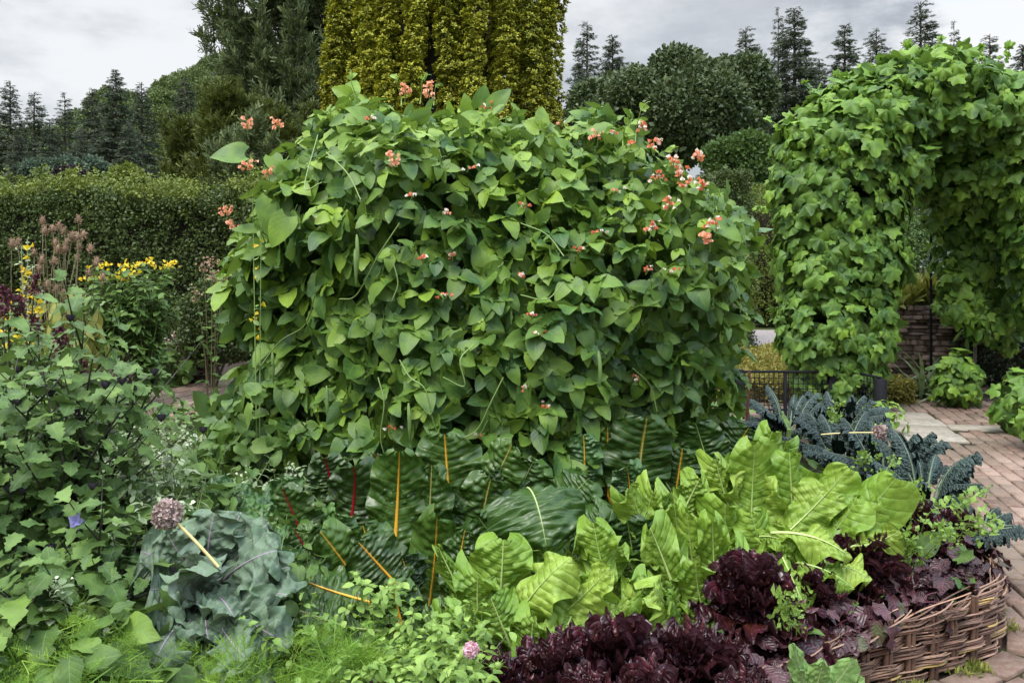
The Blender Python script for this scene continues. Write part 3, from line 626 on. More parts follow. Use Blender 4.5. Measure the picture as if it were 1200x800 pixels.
# ================================================================== big crinkled leaves
def big_leaf(B, T, face, W, bow=.15, a=.35, b=.35, lobe=.05, nl=64, nw=18, nv=12, kk=1.2, puff=.0112, ruf=.02, rf=3.5, cup=.25, tint=.5, tipdrop=.0, lob=0., g=R):
    B, T = np.array(B, float), np.array(T, float); L = np.linalg.norm(T - B); f0 = nrm(np.array(face, float))
    t = np.linspace(0, 1, nl + 1); ctl = (B + T) / 2 + f0 * (bow + g.uniform(-.18, .18)) * L * -1 + np.array([0, 0, tipdrop * L])
    P = bez(B, ctl, T, nl + 1); d = nrm(np.gradient(P, axis=0)); side = nrm(np.cross(d, f0)); nor = np.cross(side, d)
    s = np.linspace(-1, 1, nw + 1); S, T_ = np.meshgrid(s, t); ph = g.uniform(0, 6.28, 6); A_ = np.abs(S)
    w = prof(T_, a, b) * W * (1 + .05 * np.sin(T_ * 17 + ph[0] + S) * A_) * (1 + lob * (np.abs(np.sin(T_ * 11 + ph[4] * (S > 0))) - .6) * A_ ** 2 + lob * .3 * np.sin(T_ * 43 + ph[5]) * A_ ** 3)
    wp = .30 * np.sin(S * 4.3 + ph[1]) + .28 * np.sin(T_ * 8 + ph[2] + S * 2) + .22 * np.sin(T_ * 19 + S * 7 + ph[3]) * A_
    puf = (.75 + .35 * np.sin(S * 6 + T_ * 11 + ph[5])) * np.abs(np.sin(PI * (T_ * nv - A_ * kk + wp))) ** .8 * puff * np.minimum(A_ * 5, 1) * (1 - .5 * A_ ** 4)
    lum = puff * (.6 if puff > .008 else 1.1) * (np.sin(S * 13 + ph[1]) * np.sin(T_ * 31 + ph[2]) + .7 * np.sin(S * 23 + T_ * 17 + ph[3]) * np.sin(T_ * 47 + S * 9))
    z = puf + lum * np.minimum(A_ * 4, 1) - cup * W * A_ ** 2 + ruf * A_ ** 2.5 * np.sin(2 * PI * rf * T_ + np.where(S > 0, ph[4], ph[5])) + .25 * ruf * A_ ** 3 * np.sin(2 * PI * rf * 2.7 * T_ + ph[1])
    tw = g.uniform(-.7, .7) * T_ * S * W * (1 if ruf > .025 else .4)
    V = P[:, None] + side[:, None] * (S * w)[..., None] + nor[:, None] * (z + tw)[..., None] - d[:, None] * (lobe * L * A_ ** 1.6 * (1 - T_) ** 4)[..., None]
    A = np.stack([S, T_, 0 * S + tint], -1)
    return V.reshape(-1, 3), grid_q(nl, nw), A.reshape(-1, 3), P, nor
def add_leaf(root, base, B, T, face, W, mat, rib, ribr=.008, ribside=-1, **k):
    kk = dict(tint=float(np.clip(R.normal(.45, .22), 0, 1))); kk.update(k)
    V, Q, A, P, nor = big_leaf(B, T, face, W, **kk); mb = MB(); mb.add(V, Q, A); lf = mb.build('leaf', mat, root)
    mb = MB(); n = len(P); rr = np.concatenate([[ribr * 1.35, ribr * 1.25, ribr * 1.15], np.linspace(ribr, ribr * .12, n)])
    base = np.array(base, float); B = np.array(B); c = base * .5 + B * .5 + nrm(B - base) * .02 + np.array([0, 0, .02])
    path = np.vstack([bez(base, base * .45 + P[0] * .55 + (P[0] - P[2]) * .25, P[0], 4)[:3], P + nor * (.0035 * ribside)])
    tube(mb, path[:-1], rr[:-1], 7, R.uniform(.2, .9), .8); mb.build('midrib', rib, lf); return lf
def chard(name, label, cat, base, leaves, mat, rib, group=None, **kw):
    root = thing(name, label, cat, base, group)
    for l in leaves:
        (bx, by), (tx, ty), W, Y = l[:4]; o = dict(kw); rb = rib; mt = mat
        if len(l) > 4: o.update(l[4])
        rb = o.pop('rib', rib); mt = o.pop('mat', mat); face = o.pop('face', (R.uniform(-.3, .3), -1, .3)); YT = o.pop('YT', Y - .02)
        add_leaf(root, base, at(bx, by, Y), at(tx, ty, YT), face, W / F * Y * (.78 if mt is LCHARD else 1), mt, rb, **o)
        for _e in range((2 if mt is LCHARD else 1) if W > 15 and R.random() < .9 else 0):
            jx, jy = R.uniform(-26, 26, 2); q = dict(o); q.update(ribr=min(.004, q.get('ribr', .004)), tint=float(R.uniform(0, .55) if mt is not LCHARD else R.uniform(.15, .85))); k_ = R.uniform(.6, .85); tw = R.uniform(-18, 18)
            add_leaf(root, base, at(bx + jx * .6, by + 4, Y + .06), at(bx + jx + (tx - bx) * k_ + tw, by + (ty - by) * k_ + jy * .3, YT + .05), np.array(face) + R.normal(size=3) * .35, W / F * Y * R.uniform(.6, .9), DCHARD if (mt is DCHARDY or mt is DCHARDR) and R.random() < .7 else mt, rb if mt is LCHARD or R.random() < .12 else GRIB, **q)
    return root
def rosette_leaves(root, base, n, L, W, el, mat, rib, h0=.0, seed=0, az=None, **kw):
    g = np.random.default_rng(seed)
    for k in range(n):
        a = k * 2.4 + g.uniform(-.3, .3) if az is None else g.uniform(*az); e_ = g.uniform(*el); l = L * g.uniform(.75, 1.15)
        out = np.array([math.cos(a), math.sin(a), 0]); B = np.array(base) + out * .05 * g.uniform(.6, 1.4) + [0, 0, h0 + g.uniform(.02, .08)]
        B2 = B + (out * math.cos(e_) + [0, 0, math.sin(e_)]) * l * .22
        T = B + (out * math.cos(e_) + [0, 0, math.sin(e_)]) * l * 1.15 + [0, 0, 0]
        face = -out * math.sin(e_) + np.array([0, 0, math.cos(e_)])
        o = dict(kw); o.setdefault('tint', float(np.clip(g.normal(.4, .2), 0, 1))); add_leaf(root, base, B2, T, face, W * g.uniform(.8, 1.2), mat, rib, g=g, **o)
ZB = .2
def gb(px, Y): return np.array([(px - 600) / F * Y, Y, ZB])
D = dict(ribr=.0045, ribside=1)
U = dict(face=(0, -.7, 1), ribside=1)
chard('yellow_chard', 'dark crinkled chard with the brightest long yellow midrib, in front of the bean dome', 'chard', gb(463, 3.05), [
    ((462, 645), (468, 528), 36, 3.02, dict(ribr=.008)), ((500, 655), (506, 545), 27, 3.08, dict(ribr=.004, rib=GRIB)), ((498, 735), (512, 605), 36, 2.95, dict(ribr=.004, rib=YRIB)),
    ((452, 700), (425, 615), 34, 2.9, dict(ribr=.0065)), ((430, 700), (375, 622), 32, 2.85, dict(face=(-.4, -.8, .8))), ((530, 700), (545, 620), 24, 2.95, {})], DCHARDY, YRIB, **D)
chard('yellow_chard', 'dark crinkled chard with a broad orange yellow midrib, just right of the brightest one', 'chard', gb(535, 3.25), [
    ((527, 605), (521, 508), 42, 3.2, dict(ribr=.0075, ruf=.03)), ((560, 600), (600, 520), 30, 3.3, dict(rib=GRIB, ribr=.005)), ((560, 640), (575, 560), 36, 3.15, dict(rib=GRIB, face=(.3, -.8, .7))), ((500, 600), (488, 530), 26, 3.35, {})], DCHARDY, YRIB, **D)
chard('red_chard', 'dark crinkled chard with blood red midribs below the left part of the bean dome', 'chard', gb(400, 3.1), [
    ((408, 625), (415, 545), 36, 3.1, dict(ribr=.0065)), ((392, 585), (380, 535), 26, 3.2, dict(ribr=.008)), ((360, 640), (330, 570), 30, 3.0, dict(face=(-.5, -.6, .9))), ((380, 680), (345, 620), 30, 2.9, dict(face=(-.4, -.6, .9))), ((440, 600), (440, 530), 28, 3.25, {})], DCHARDR, RRIB, **D)
chard('green_chard', 'dark glossy chard with pale veins arching forward above the lime leaves', 'chard', gb(620, 3.2), [
    ((618, 572), (640, 640), 56, 3.1, dict(YT=2.9, face=(0, -.5, 1), bow=-.3, ribr=.004)), ((610, 600), (575, 555), 36, 3.3, dict(face=(-.2, -.7, .8))), ((600, 660), (560, 605), 36, 3.05, dict(face=(-.3, -.8, .8))), ((650, 600), (690, 560), 36, 3.3, dict(face=(.2, -.7, .9))), ((600, 590), (625, 540), 34, 3.4, {}), ((660, 640), (720, 600), 36, 3.2, dict(face=(.3, -.6, .9)))], DCHARD, GRIB, ribside=1, ribr=.005)
chard('yellow_chard', 'tall dark glossy chard standing against the lower right of the bean dome', 'chard', gb(745, 3.7), [
    ((748, 585), (758, 490), 42, 3.6, dict(ribr=.004, rib=GRIB)), ((713, 580), (712, 500), 30, 3.65, dict(ribr=.007)), ((686, 570), (684, 508), 22, 3.6, dict(mat=GCHARD, ribr=.006)), ((740, 590), (735, 545), 22, 3.5, dict(mat=GCHARD)), ((790, 590), (800, 525), 30, 3.7, {}), ((660, 590), (650, 535), 28, 3.6, dict(rib=GRIB))], DCHARDY, YRIB, **D)
chard('green_chard', 'dark chard with drooping blue green leaves at the right foot of the bean dome', 'chard', gb(830, 4.0), [
    ((835, 560), (815, 495), 30, 3.9, {}), ((850, 545), (878, 500), 30, 4.0, dict(rib=YRIB)), ((830, 560), (860, 545), 28, 3.8, dict(**U)), ((800, 560), (785, 510), 26, 4.0, {}), ((880, 560), (915, 520), 26, 4.0, dict(face=(.3, -.6, .8))), ((845, 590), (870, 560), 24, 3.7, dict(mat=GCHARD))], DCHARD, GRIB, ribr=.005, ribside=1)
chard('green_chard', 'dark chard almost hidden between the two clumps of lime leaves', 'chard', gb(745, 3.1), [
    ((745, 680), (735, 610), 36, 3.1, {}), ((770, 690), (755, 640), 34, 3.0, {}), ((720, 660), (700, 610), 30, 3.15, {}), ((640, 640), (610, 600), 30, 3.1, dict(**U))], DCHARD, GRIB, ribr=.004, ribside=1)
chard('green_chard', 'crinkled mid green chard leaning left towards the thistly border plants', 'chard', gb(350, 3.0), [
    ((335, 605), (245, 562), 24, 3.1, dict(face=(0, -.5, 1))), ((350, 630), (285, 585), 26, 3.0, dict(face=(-.1, -.5, 1))), ((330, 610), (330, 560), 24, 3.2, {}), ((370, 645), (310, 625), 22, 2.9, dict(face=(0, -.5, 1))), ((390, 660), (395, 600), 28, 3.0, {})], GCHARD, GRIB, ribr=.004, ribside=1)
chard('orange_chard', 'broad dark chard with an orange stalk lying low beside the grey kale', 'chard', gb(430, 2.75), [
    ((432, 705), (335, 672), 34, 2.75, dict(face=(0, -.6, 1), ribr=.006)), ((470, 690), (420, 635), 36, 2.85, dict(ribr=.0065)), ((420, 740), (350, 715), 34, 2.6, dict(face=(0, -.6, 1), rib=GRIB)), ((450, 740), (400, 735), 32, 2.55, dict(face=(0, -.7, 1), rib=GRIB)), ((470, 730), (460, 690), 30, 2.7, {}), ((480, 780), (430, 770), 30, 2.45, dict(face=(0, -.7, 1), rib=GRIB)), ((500, 760), (535, 715), 30, 2.6, dict(rib=GRIB))], DCHARDY, YRIB, ribr=.006, ribside=1)
chard('red_chard', 'low chard with one bright red stalk at the bottom edge beside the grey kale', 'chard', gb(335, 2.4), [
    ((345, 800), (350, 740), 24, 2.35, dict(face=(.3, -.6, .8))), ((360, 800), (395, 760), 26, 2.3, dict(mat=GCHARD, rib=GRIB)), ((335, 805), (345, 765), 5, 2.3, dict(ribr=.008)), ((320, 800), (300, 770), 22, 2.35, dict(mat=GCHARD, rib=GRIB))], DCHARDR, RRIB, ribr=.006, ribside=1)
# lime chard
LK = dict(ribr=.005, ribside=1, nv=11, puff=.0055, ruf=.050, rf=1.7, a=.52, b=.32, cup=.5, bow=.12, nl=48, nw=20)
chard('lime_chard', 'front clump of lime green chard with broad curling leaves behind the maroon lettuces', 'chard', gb(610, 2.85), [
    ((545, 705), (513, 640), 11, 2.75, dict(cup=.9, face=(.5, -1, 0))), ((585, 715), (590, 632), 48, 2.8, dict(tint=.45, face=(.1, -1, .2), bow=-.1)), ((600, 735), (668, 652), 40, 2.65, dict(tint=.75, face=(-.4, -.8, .5), bow=-.25, cup=.6, ribr=.004)), ((640, 735), (715, 665), 34, 2.65, dict(tint=.8, face=(-.4, -.8, .6), cup=.5)),
    ((710, 690), (695, 612), 30, 2.85, dict(tint=.55, cup=.6)), ((700, 680), (725, 640), 28, 2.9, dict(tint=.45)), ((680, 700), (655, 762), 38, 2.75, dict(YT=2.55, face=(0, -.7, .9), bow=-.2, tint=.6)), ((700, 700), (730, 735), 30, 2.7, dict(YT=2.6, face=(.2, -.8, .8), bow=-.2, tint=.7)), ((560, 730), (560, 675), 34, 2.7, dict(tint=.3)), ((600, 760), (575, 700), 34, 2.6, dict(tint=.35)),
    ((620, 780), (625, 725), 34, 2.55, dict(tint=.4)), ((540, 770), (520, 715), 28, 2.55, dict(tint=.3)), ((640, 690), (640, 640), 30, 2.95, dict(tint=.3)), ((735, 720), (760, 680), 24, 2.8, dict(tint=.5))], LCHARD, LRIB, **LK)
chard('lime_chard', 'middle clump of lime green chard with several upright hooded leaves', 'chard', gb(790, 3.1), [
    ((770, 645), (738, 570), 26, 3.1, dict(tint=.6, cup=.6)), ((755, 630), (765, 575), 20, 3.15, dict(tint=.7, cup=.9)), ((800, 720), (762, 618), 26, 2.95, dict(tint=.55, face=(-.4, -1, .2), ribr=.008)), ((815, 700), (805, 600), 30, 3.05, dict(tint=.6)), ((800, 680), (790, 590), 26, 3.1, dict(tint=.5, face=(-.3, -1, .2))), ((840, 700), (835, 610), 26, 3.0, dict(tint=.5)), ((790, 735), (765, 690), 32, 2.85, dict(YT=2.7, face=(0, -.7, .9), bow=-.25, tint=.7)),
    ((830, 735), (815, 660), 30, 2.9, dict(tint=.4)), ((760, 700), (735, 655), 24, 3.0, dict(tint=.4)), ((800, 600), (820, 560), 24, 3.3, dict(tint=.6, cup=.6)), ((870, 700), (862, 640), 26, 3.0, dict(tint=.45))], LCHARD, LRIB, **LK)
chard('lime_chard', 'right hand clump of lime green chard with one huge leaf spread over the maroon plants', 'chard', gb(905, 3.35), [
    ((880, 625), (885, 520), 40, 3.35, dict(tint=.55, face=(-.2, -1, .2))), ((855, 600), (838, 538), 22, 3.4, dict(tint=.7, cup=.9)), ((930, 630), (925, 530), 34, 3.4, dict(tint=.5, face=(.3, -1, .3))), ((915, 630), (995, 548), 32, 3.3, dict(tint=.65, face=(-.2, -.8, .7))), ((950, 655), (1050, 560), 40, 3.2, dict(tint=.5, face=(-.35, -.75, .6), ribr=.005, nl=34)), ((905, 625), (998, 655), 22, 3.1, dict(YT=3.0, face=(.1, -.6, 1), bow=-.2, tint=.75, cup=.6, ribr=.007)),
    ((900, 680), (880, 600), 34, 3.2, dict(tint=.55)), ((860, 670), (850, 590), 30, 3.2, dict(tint=.5)), ((910, 640), (945, 720), 22, 3.1, dict(YT=2.85, face=(.2, -.7, .8), bow=-.2, tint=.45)), ((870, 650), (920, 660), 24, 3.1, dict(tint=.6, face=(0, -.6, 1))), ((890, 560), (905, 505), 24, 3.5, dict(tint=.5)), ((935, 660), (1000, 690), 22, 3.05, dict(YT=2.95, face=(.1, -.6, 1), bow=-.2, tint=.35)), ((1000, 640), (1055, 622), 14, 3.15, dict(tint=.75, face=(0, -.6, 1))), ((840, 620), (870, 540), 28, 3.5, dict(tint=.4))], LCHARD, LRIB, **LK)

# ================================================================== black kale
def black_kale(label, base, n, L, seed, h=.1):
    root = thing('black_kale', label, 'kale', base, 'black kales in the bed'); h = h * .7
    rosette_leaves(root, base, n, L * .62, .034, (.15, 1.0), CAVOLO, KRIB, h0=h, seed=seed, nl=26, nw=8, nv=13, puff=.009, ruf=.010, rf=5, cup=1.0, a=.35, b=.3, lobe=0, bow=-.12, ribr=.005, ribside=1)
    mb = MB(); tube(mb, [base, np.array(base) + [0, 0, h + .06]], .018, 8, .4); mb.build('stalk', GSTEM, root)
black_kale('black kale with the pale midrib leaf standing up nearest the black fence', gb(925, 5.6), 24, .42, 1, .15)
black_kale('black kale in front of the left black fence corner post', gb(985, 5.6), 24, .38, 2, .2)
black_kale('black kale half hidden behind the lime chard, under the pale fallen allium stem', gb(985, 4.9), 24, .40, 3, .12)
black_kale('black kale spreading its leaves beside the fallen allium head', gb(1035, 4.5), 26, .40, 4, .14)
black_kale('black kale with two pointed leaves reaching out over the brick path', gb(1085, 4.1), 24, .40, 5, .14)
black_kale('small black kale at the rim of the bed below the other kales', gb(1140, 3.75), 14, .22, 6, .04)

# ================================================================== frilly maroon lettuces
def frill_t(seed):
    g = np.random.default_rng(seed); f = lambda th: (.62 + .30 * np.exp(-(np.abs(th) / .9) ** 2)) * (1 + .05 * np.sin(th * 17 + seed) + .04 * np.sin(th * 29))
    V, Q, A = fan(10, 96, f, .12, 0, 8, seed, 2.1); th, r = A[:, 0] * 2.1, A[:, 1]; p = g.uniform(0, 6, 5)
    V[:, 2] += .13 * r ** 2.2 * np.sin(th * 7.3 + p[0] + .5 * np.sin(th * 3)) + .085 * r ** 3.5 * np.sin(th * 17 + p[1]) + .045 * r ** 5 * np.sin(th * 34 + p[2]) + .02 * np.sin(r * 15 + p[3]) * np.sin(th * 9)
    V[:, 2] += .35 * r ** 2 * (np.cos(th) * .3); k = 1 + .10 * r ** 3 * np.cos(th * 17 + p[1]); V[:, 0] *= k; V[:, 1] = V[:, 1] * k + .12
    return V, Q, np.column_stack([A[:, 0], A[:, 1], A[:, 2]])
FT = [frill_t(i) for i in range(5)]
def lettuce(label, px, py, Y, r=.15, n=30, seed=0, mat=None, group='frilly maroon lettuces'):
    c = at(px, py, Y); base = np.array([c[0], Y, ZB]); g = np.random.default_rng(seed + 100); n = int(n * 1.5); r = r * .92 * g.uniform(.88, 1.1)
    root = thing('red_lettuce', label, 'lettuce', base, group); hgt = max(.1, c[2] - ZB)
    for ring, (k, e0, name) in enumerate(((n // 3, .25, 'outer_leaves'), (n // 3, .75, 'middle_leaves'), (n // 3, 1.2, 'heart_leaves'))):
        mb = MB(); a = g.uniform(0, 6.28, k) + np.arange(k) * 2.4; out = np.column_stack([np.cos(a), np.sin(a), 0 * a]); e_ = e0 + g.normal(size=k) * .12
        d = out * np.cos(e_)[:, None] + np.array([0, 0, 1]) * np.sin(e_)[:, None]; nn = -out * np.sin(e_)[:, None] + np.array([0, 0, 1]) * np.cos(e_)[:, None]
        M = frames(d, nn, (r * .66 * g.uniform(.8, 1.15, k)))
        # template leaf rises along (0,.8,.5)
        P = base + out * r * (.34 - .14 * ring) + g.normal(size=(k, 3)) * .008 + np.array([0, 0, hgt * (.38 + .17 * ring)])
        pick = g.integers(0, 5, k)
        for q in range(5): m_ = pick == q; mb.inst(FT[q], M[m_], P[m_], g.uniform(.05, .9, m_.sum()))
        mb.build(name, mat or REDLET, root)
lettuce('large frilly maroon lettuce, its head rising highest right below the lime leaves', 722, 760, 2.5, .19, 42, 1)
lettuce('frilly maroon lettuce low at the left end of the front row', 580, 790, 2.35, .15, 36, 2)
lettuce('frilly maroon lettuce left of the highest head, second from the left end', 648, 770, 2.38, .16, 36, 3)
lettuce('frilly maroon lettuce right of the highest head with a broad veined leaf', 805, 765, 2.5, .17, 36, 4)
lettuce('round frilly maroon lettuce tucked under the right hand lime chard', 880, 678, 2.85, .21, 48, 5)
lettuce('frilly maroon lettuce at the bottom edge between two taller heads', 760, 815, 2.25, .16, 30, 6)
lettuce('frilly maroon lettuce at the bottom edge near the pink flower head', 690, 815, 2.2, .15, 30, 7)
lettuce('dark red frilly lettuce below the tip of the huge lime leaf', 1008, 650, 3.2, .20, 46, 8)
lettuce('dark red frilly lettuce beside the two pointed black kale leaves', 1070, 606, 3.6, .19, 42, 9)
lettuce('dark red frilly lettuce between lime leaf tip and black kales', 1035, 615, 3.55, .17, 36, 10)
lettuce('dark red frilly lettuce at the back near the path edge', 1112, 612, 3.75, .16, 34, 11)
lettuce('frilly maroon lettuce mostly hidden behind the willow rim', 850, 775, 2.5, .15, 30, 12)
lettuce('frilly maroon lettuce deep in the shade under the lime leaf with cream midrib', 948, 682, 3.0, .17, 38, 13)
lettuce('tiny maroon lettuce among the feathery greens at the bottom left', 440, 812, 2.15, .11, 24, 14)
lettuce('maroon lettuce cut off by the bottom edge next to the sage leaves', 870, 820, 2.3, .14, 30, 15)

# purple basil along the rim
PT = [leaf_t(7, 4, g_w * 1.2, .45, .5, .05, .2, .5, ruf=.13, rf=2.3, seed=i) for i, g_w in enumerate((.36, .42, .32, .45))]
def purple(label, px, py, Y, r=.12, n=40, seed=0, lf=.075):
    c = at(px, py, Y); base = np.array([c[0], Y, ZB]); g = np.random.default_rng(seed + 300); root = thing('purple_basil', label, 'basil', base, 'purple leaved plants along the willow rim')
    hh = max(.05, (c[2] - ZB) * .85); P, Nn = blob_pts([((c[0], Y, ZB + hh * .45), (r, r, hh * .6))], n, g, .6, 1.05, 0, ZB + .01)
    mb = MB(); foliage(mb, PT, P, Nn, lf, g, up=.7, jit=.45, tmu=.45, tsd=.28, tipdown=.15, var=.3); mb.build('foliage', PURP, root)
    mb = MB()
    for k in range(0, len(P), 5): tube(mb, bez(base + g.normal(size=3) * [.01, .01, 0], (base + P[k]) / 2 + [0, 0, .02], P[k], 5), .0022, 4, .3)
    mb.build('stem', solid_p, root)
solid_p = solid('purple_stem', (.06, .015, .03), (.14, .04, .06), .5)
places = [(905, 735, 2.72, 'with silver green leaves in front of the round frilly lettuce'), (880, 775, 2.55, 'nearest the bottom edge beside the sage leaves'), (935, 755, 2.72, 'hanging over the rim right of the sage leaves'), (965, 700, 2.9, 'with two grey round leaves in the middle of the rim'), (985, 735, 2.9, 'drooping over the willow where the rods show first'), (1000, 690, 3.0, 'with one crimson leaf under the cream lime leaf'), (1035, 700, 3.08, 'spilling over the middle of the exposed wicker'), (1030, 665, 3.15, 'with olive green leaves below the dark red lettuce'), (1070, 680, 3.18, 'leaning over the wicker below the pale sprigs'), (1075, 650, 3.3, 'standing tall behind the wicker below the huge lime leaf'), (1110, 665, 3.3, 'second from the right end of the wicker'), (1112, 640, 3.45, 'with big half green leaves near the right end'), (1148, 655, 3.42, 'at the very right end of the wicker curve'), (1140, 632, 3.6, 'behind the right end of the rim beside the path'), (830, 800, 2.42, 'between frilly lettuces at the bottom edge'), (950, 780, 2.6, 'poking over the rim behind the sage leaves')]
for i, (px, py, Y, tx) in enumerate(places): purple('dark purple leafy basil plant ' + tx, px, py, Y, .10, 30, i, .052 + .010 * (i % 3))
# ================================================================== generic stemmed plants
def stem_plant(name, label, cat, base, Ts, lmat, smat, seed=0, ns=5, H=.8, spread=.3, lsize=.09, nodes=9, sr=.005, per=1, lean=(0, 0), t0=.15, taper=.5, droop=.2, branch=0, tmu=.4, tsd=.2, new=.08, group=None, extras=None, upn=.8, topfull=False, Hj=.25):
    g = np.random.default_rng(seed + 900); base = np.array(base, float); root = thing(name, label, cat, base, group)
    sm, P, Dd, Nn, Sz, tips, nds = MB(), [], [], [], [], [], []
    def stem(b, tip, ctl, r, nn, ls, depth):
        C = bez(b, ctl, tip, 10); tube(sm, C, np.linspace(r, r * .35, 10), 5, g.uniform(.1, .9)); a = g.uniform(0, 6)
        for k in range(nn):
            t = t0 + (1 - t0) * (k + g.uniform(-.2, .2)) / max(1, nn - 1) if depth == 0 else .25 + .75 * k / max(1, nn - 1)
            t = min(max(t, 0), 1); i = t * 9; j = int(min(i, 8)); p = C[j] + (C[j + 1] - C[j]) * (i - j); ax = nrm(C[j + 1] - C[j]); a += 2.4
            nds.append((p, t, depth))
            for q in range(per):
                aa = a + q * 2 * PI / per + g.uniform(-.2, .2); x = nrm(np.cross(ax, [.3, .2, .9])); y = np.cross(ax, x); o = x * math.cos(aa) + y * math.sin(aa)
                d = o + ax * g.uniform(.0, .5) + np.array([0, 0, -droop]); P.append(p + o * r); Dd.append(d); Nn.append(np.array([0, 0, upn]) + ax * .5 + g.normal(size=3) * .3); Sz.append(ls * g.uniform(.65, 1.15) * (1 - taper * t))
            if depth < branch and .25 < t < .9 and g.random() < .6:
                tp = p + (o + ax * .9 + np.array([0, 0, .4])) * H * .2 * g.uniform(.6, 1.2); stem(p, tp, (p + tp) / 2 + o * .02 * H, r * .5, max(3, nn // 2), ls * .75, depth + 1)
        tips.append(C[-1])
    for s_ in range(ns):
        a = s_ * 2.4 + g.uniform(-.4, .4); rr = spread * math.sqrt((s_ + .5) / ns); h = H * g.uniform(1 - Hj, 1.02) * (1 - .15 * (s_ / ns))
        tip = base + [math.cos(a) * rr + lean[0], math.sin(a) * rr + lean[1], h]; b = base + [math.cos(a) * .04, math.sin(a) * .04, -.02]
        stem(b, tip, (b + tip) / 2 + [-(tip[0] - b[0]) * .25, -(tip[1] - b[1]) * .25, h * .1], sr, nodes, lsize, 0)
    sm.build('stem', smat, root); P, Dd, Nn, Sz = map(np.array, (P, Dd, Nn, Sz)); mb = MB(); pk = g.integers(0, len(Ts), len(P)); ti = (tmu + tsd * g.normal(size=len(P))).clip(0, .9); m_ = g.random(len(P)) < new; ti[m_] = .95
    M = frames(Dd, Nn, Sz)
    for k in range(len(Ts)): q = pk == k; mb.inst(Ts[k], M[q], P[q], ti[q])
    mb.build('foliage', lmat, root)
    if extras: extras(root, np.array(tips), nds, g)
    return root
NT_ = [leaf_t(14, 4, w_, .35, .8, .05, .12, .35, ruf=.05, rf=2, tooth=.55, tn=4.5, seed=i) for i, w_ in enumerate((.34, .38, .42))]
OT = [leaf_t(6, 4, w_, .4, .8, .05, .15, .35, ruf=.04, rf=2, seed=i + 20) for i, w_ in enumerate((.26, .32, .38))]
LT = [leaf_t(5, 2, w_, .5, .7, .0, .1, .4, ruf=.0, seed=i + 30) for i, w_ in enumerate((.10, .14))]
ST = [leaf_t(4, 2, w_, .6, .6, .0, .2, .3, seed=i + 40) for i, w_ in enumerate((.28, .36))]
CL = [clump(12, .33, .34, i, quads=2) for i in range(4)]          # unit sized leaf clumps
CB = [clump(13, .34, .34, i + 10, quads=2) for i in range(4)]
PL = []                                                                    # feathery sprays pointing along +Y
for i in range(4):
    g_l = np.random.default_rng(i + 60); L = []
    for k in range(16):
        p = np.array([g_l.normal() * .07, g_l.uniform(0, .75), g_l.normal() * .07]); d = nrm([g_l.normal() * .45, 1, g_l.normal() * .45 + .1]); M = frames(d[None], nrm(g_l.normal(size=3))[None], [g_l.uniform(.25, .45)])[0]
        L.append(xf(leaf_t(1, 1, .09, 0, 0, 0, 0, 0, seed=k), M, p))
    PL.append(merge(L))
YT = []
for i in range(3):
    g_l = np.random.default_rng(i + 80); L = []
    for k in range(9):
        a = k * 2.4; e_ = g_l.uniform(.2, 1.3); d = [math.cos(a) * math.cos(e_), math.sin(e_), math.sin(a) * math.cos(e_)]; M = frames(np.array([d]), np.array([[-d[0], 1, -d[2]]]), [g_l.uniform(.6, 1.)])[0]
        L.append(xf(leaf_t(2, 1, .26, .3, .4, 0, 0, .2, seed=k), M))
    YT.append(merge(L))
def calyces(n, s=.011):
    def f(root, tips, nds, g):
        c = [q[0] for q in nds if q[1] > .35]; g.shuffle(c)
        mb0 = None
        for p in c[:n]:
            mb = MB(); q = np.array(p) + g.normal(size=3) * .012 + [0, -.015, -.02]
            for k in range(5):
                a = k * 1.2566; V, Q, A = leaf_t(4, 2, .45, .35, .7, 0, .8, .7, seed=1); d = np.array([[math.cos(a) * .5, math.sin(a) * .5, -1]]); mb.inst((V, Q, A), frames(d, np.array([[math.cos(a), math.sin(a), .3]]), [s * 1.9]), [q + [math.cos(a) * s * .35, math.sin(a) * s * .35, s * .7]], [.4])
            ball(mb, q - [0, 0, s * .3], s * .62, 6, 4); mb.build('seed_pod', CALYX, root)
    return f
def buds(n, mat, s=.012, name='flower', k_=8, spr=.02, up=.3):
    def f(root, tips, nds, g):
        c = list(tips) + [q[0] for q in nds if q[1] > .75]
        for p in c[:n]:
            mb = MB(); P = np.array(p) + g.normal(size=(k_, 3)) * spr; mb.inst(pet, frames(g.normal(size=(k_, 3)) + [0, -.2, up], g.normal(size=(k_, 3)) + [0, -.6, .5], s * g.uniform(.7, 1.3, k_)), P, g.random(k_)); mb.build(name, mat, root)
    return f
# ---------------- left foreground border
def Gl(px, Y, z=None): return np.array([(px - 600) / F * Y, Y, (ZB if inside(np.array([[(px - 600) / F * Y, Y]]))[0] else 0.) if z is None else z])
stem_plant('nicandra', 'tall toothed leaf plant with black seed pods and dark stem at the left', 'flowering plant', Gl(70, 2.9), NT_, NIC, DSTEM, 1, 9, 1.10, .33, .13, 14, .007, extras=calyces(26), branch=1, taper=.45)
stem_plant('nicandra', 'toothed leaf plant with black seed pods cut off by the left edge', 'flowering plant', Gl(10, 2.7), NT_, NIC, DSTEM, 2, 9, .92, .35, .13, 13, .008, extras=calyces(14), branch=1, taper=.4)
def nic3(root, tips, nds, g):
    calyces(16)(root, tips, nds, g); mb = MB(); p = at(90, 610, 2.35)
    for k in range(5): a = k * 1.2566; mb.inst(pet, frames(np.array([[math.cos(a), -.5, math.sin(a)]]), np.array([[0, -1, .3]]), [.022]), [p], [.6])
    mb.build('blue_flower', BPET, root)
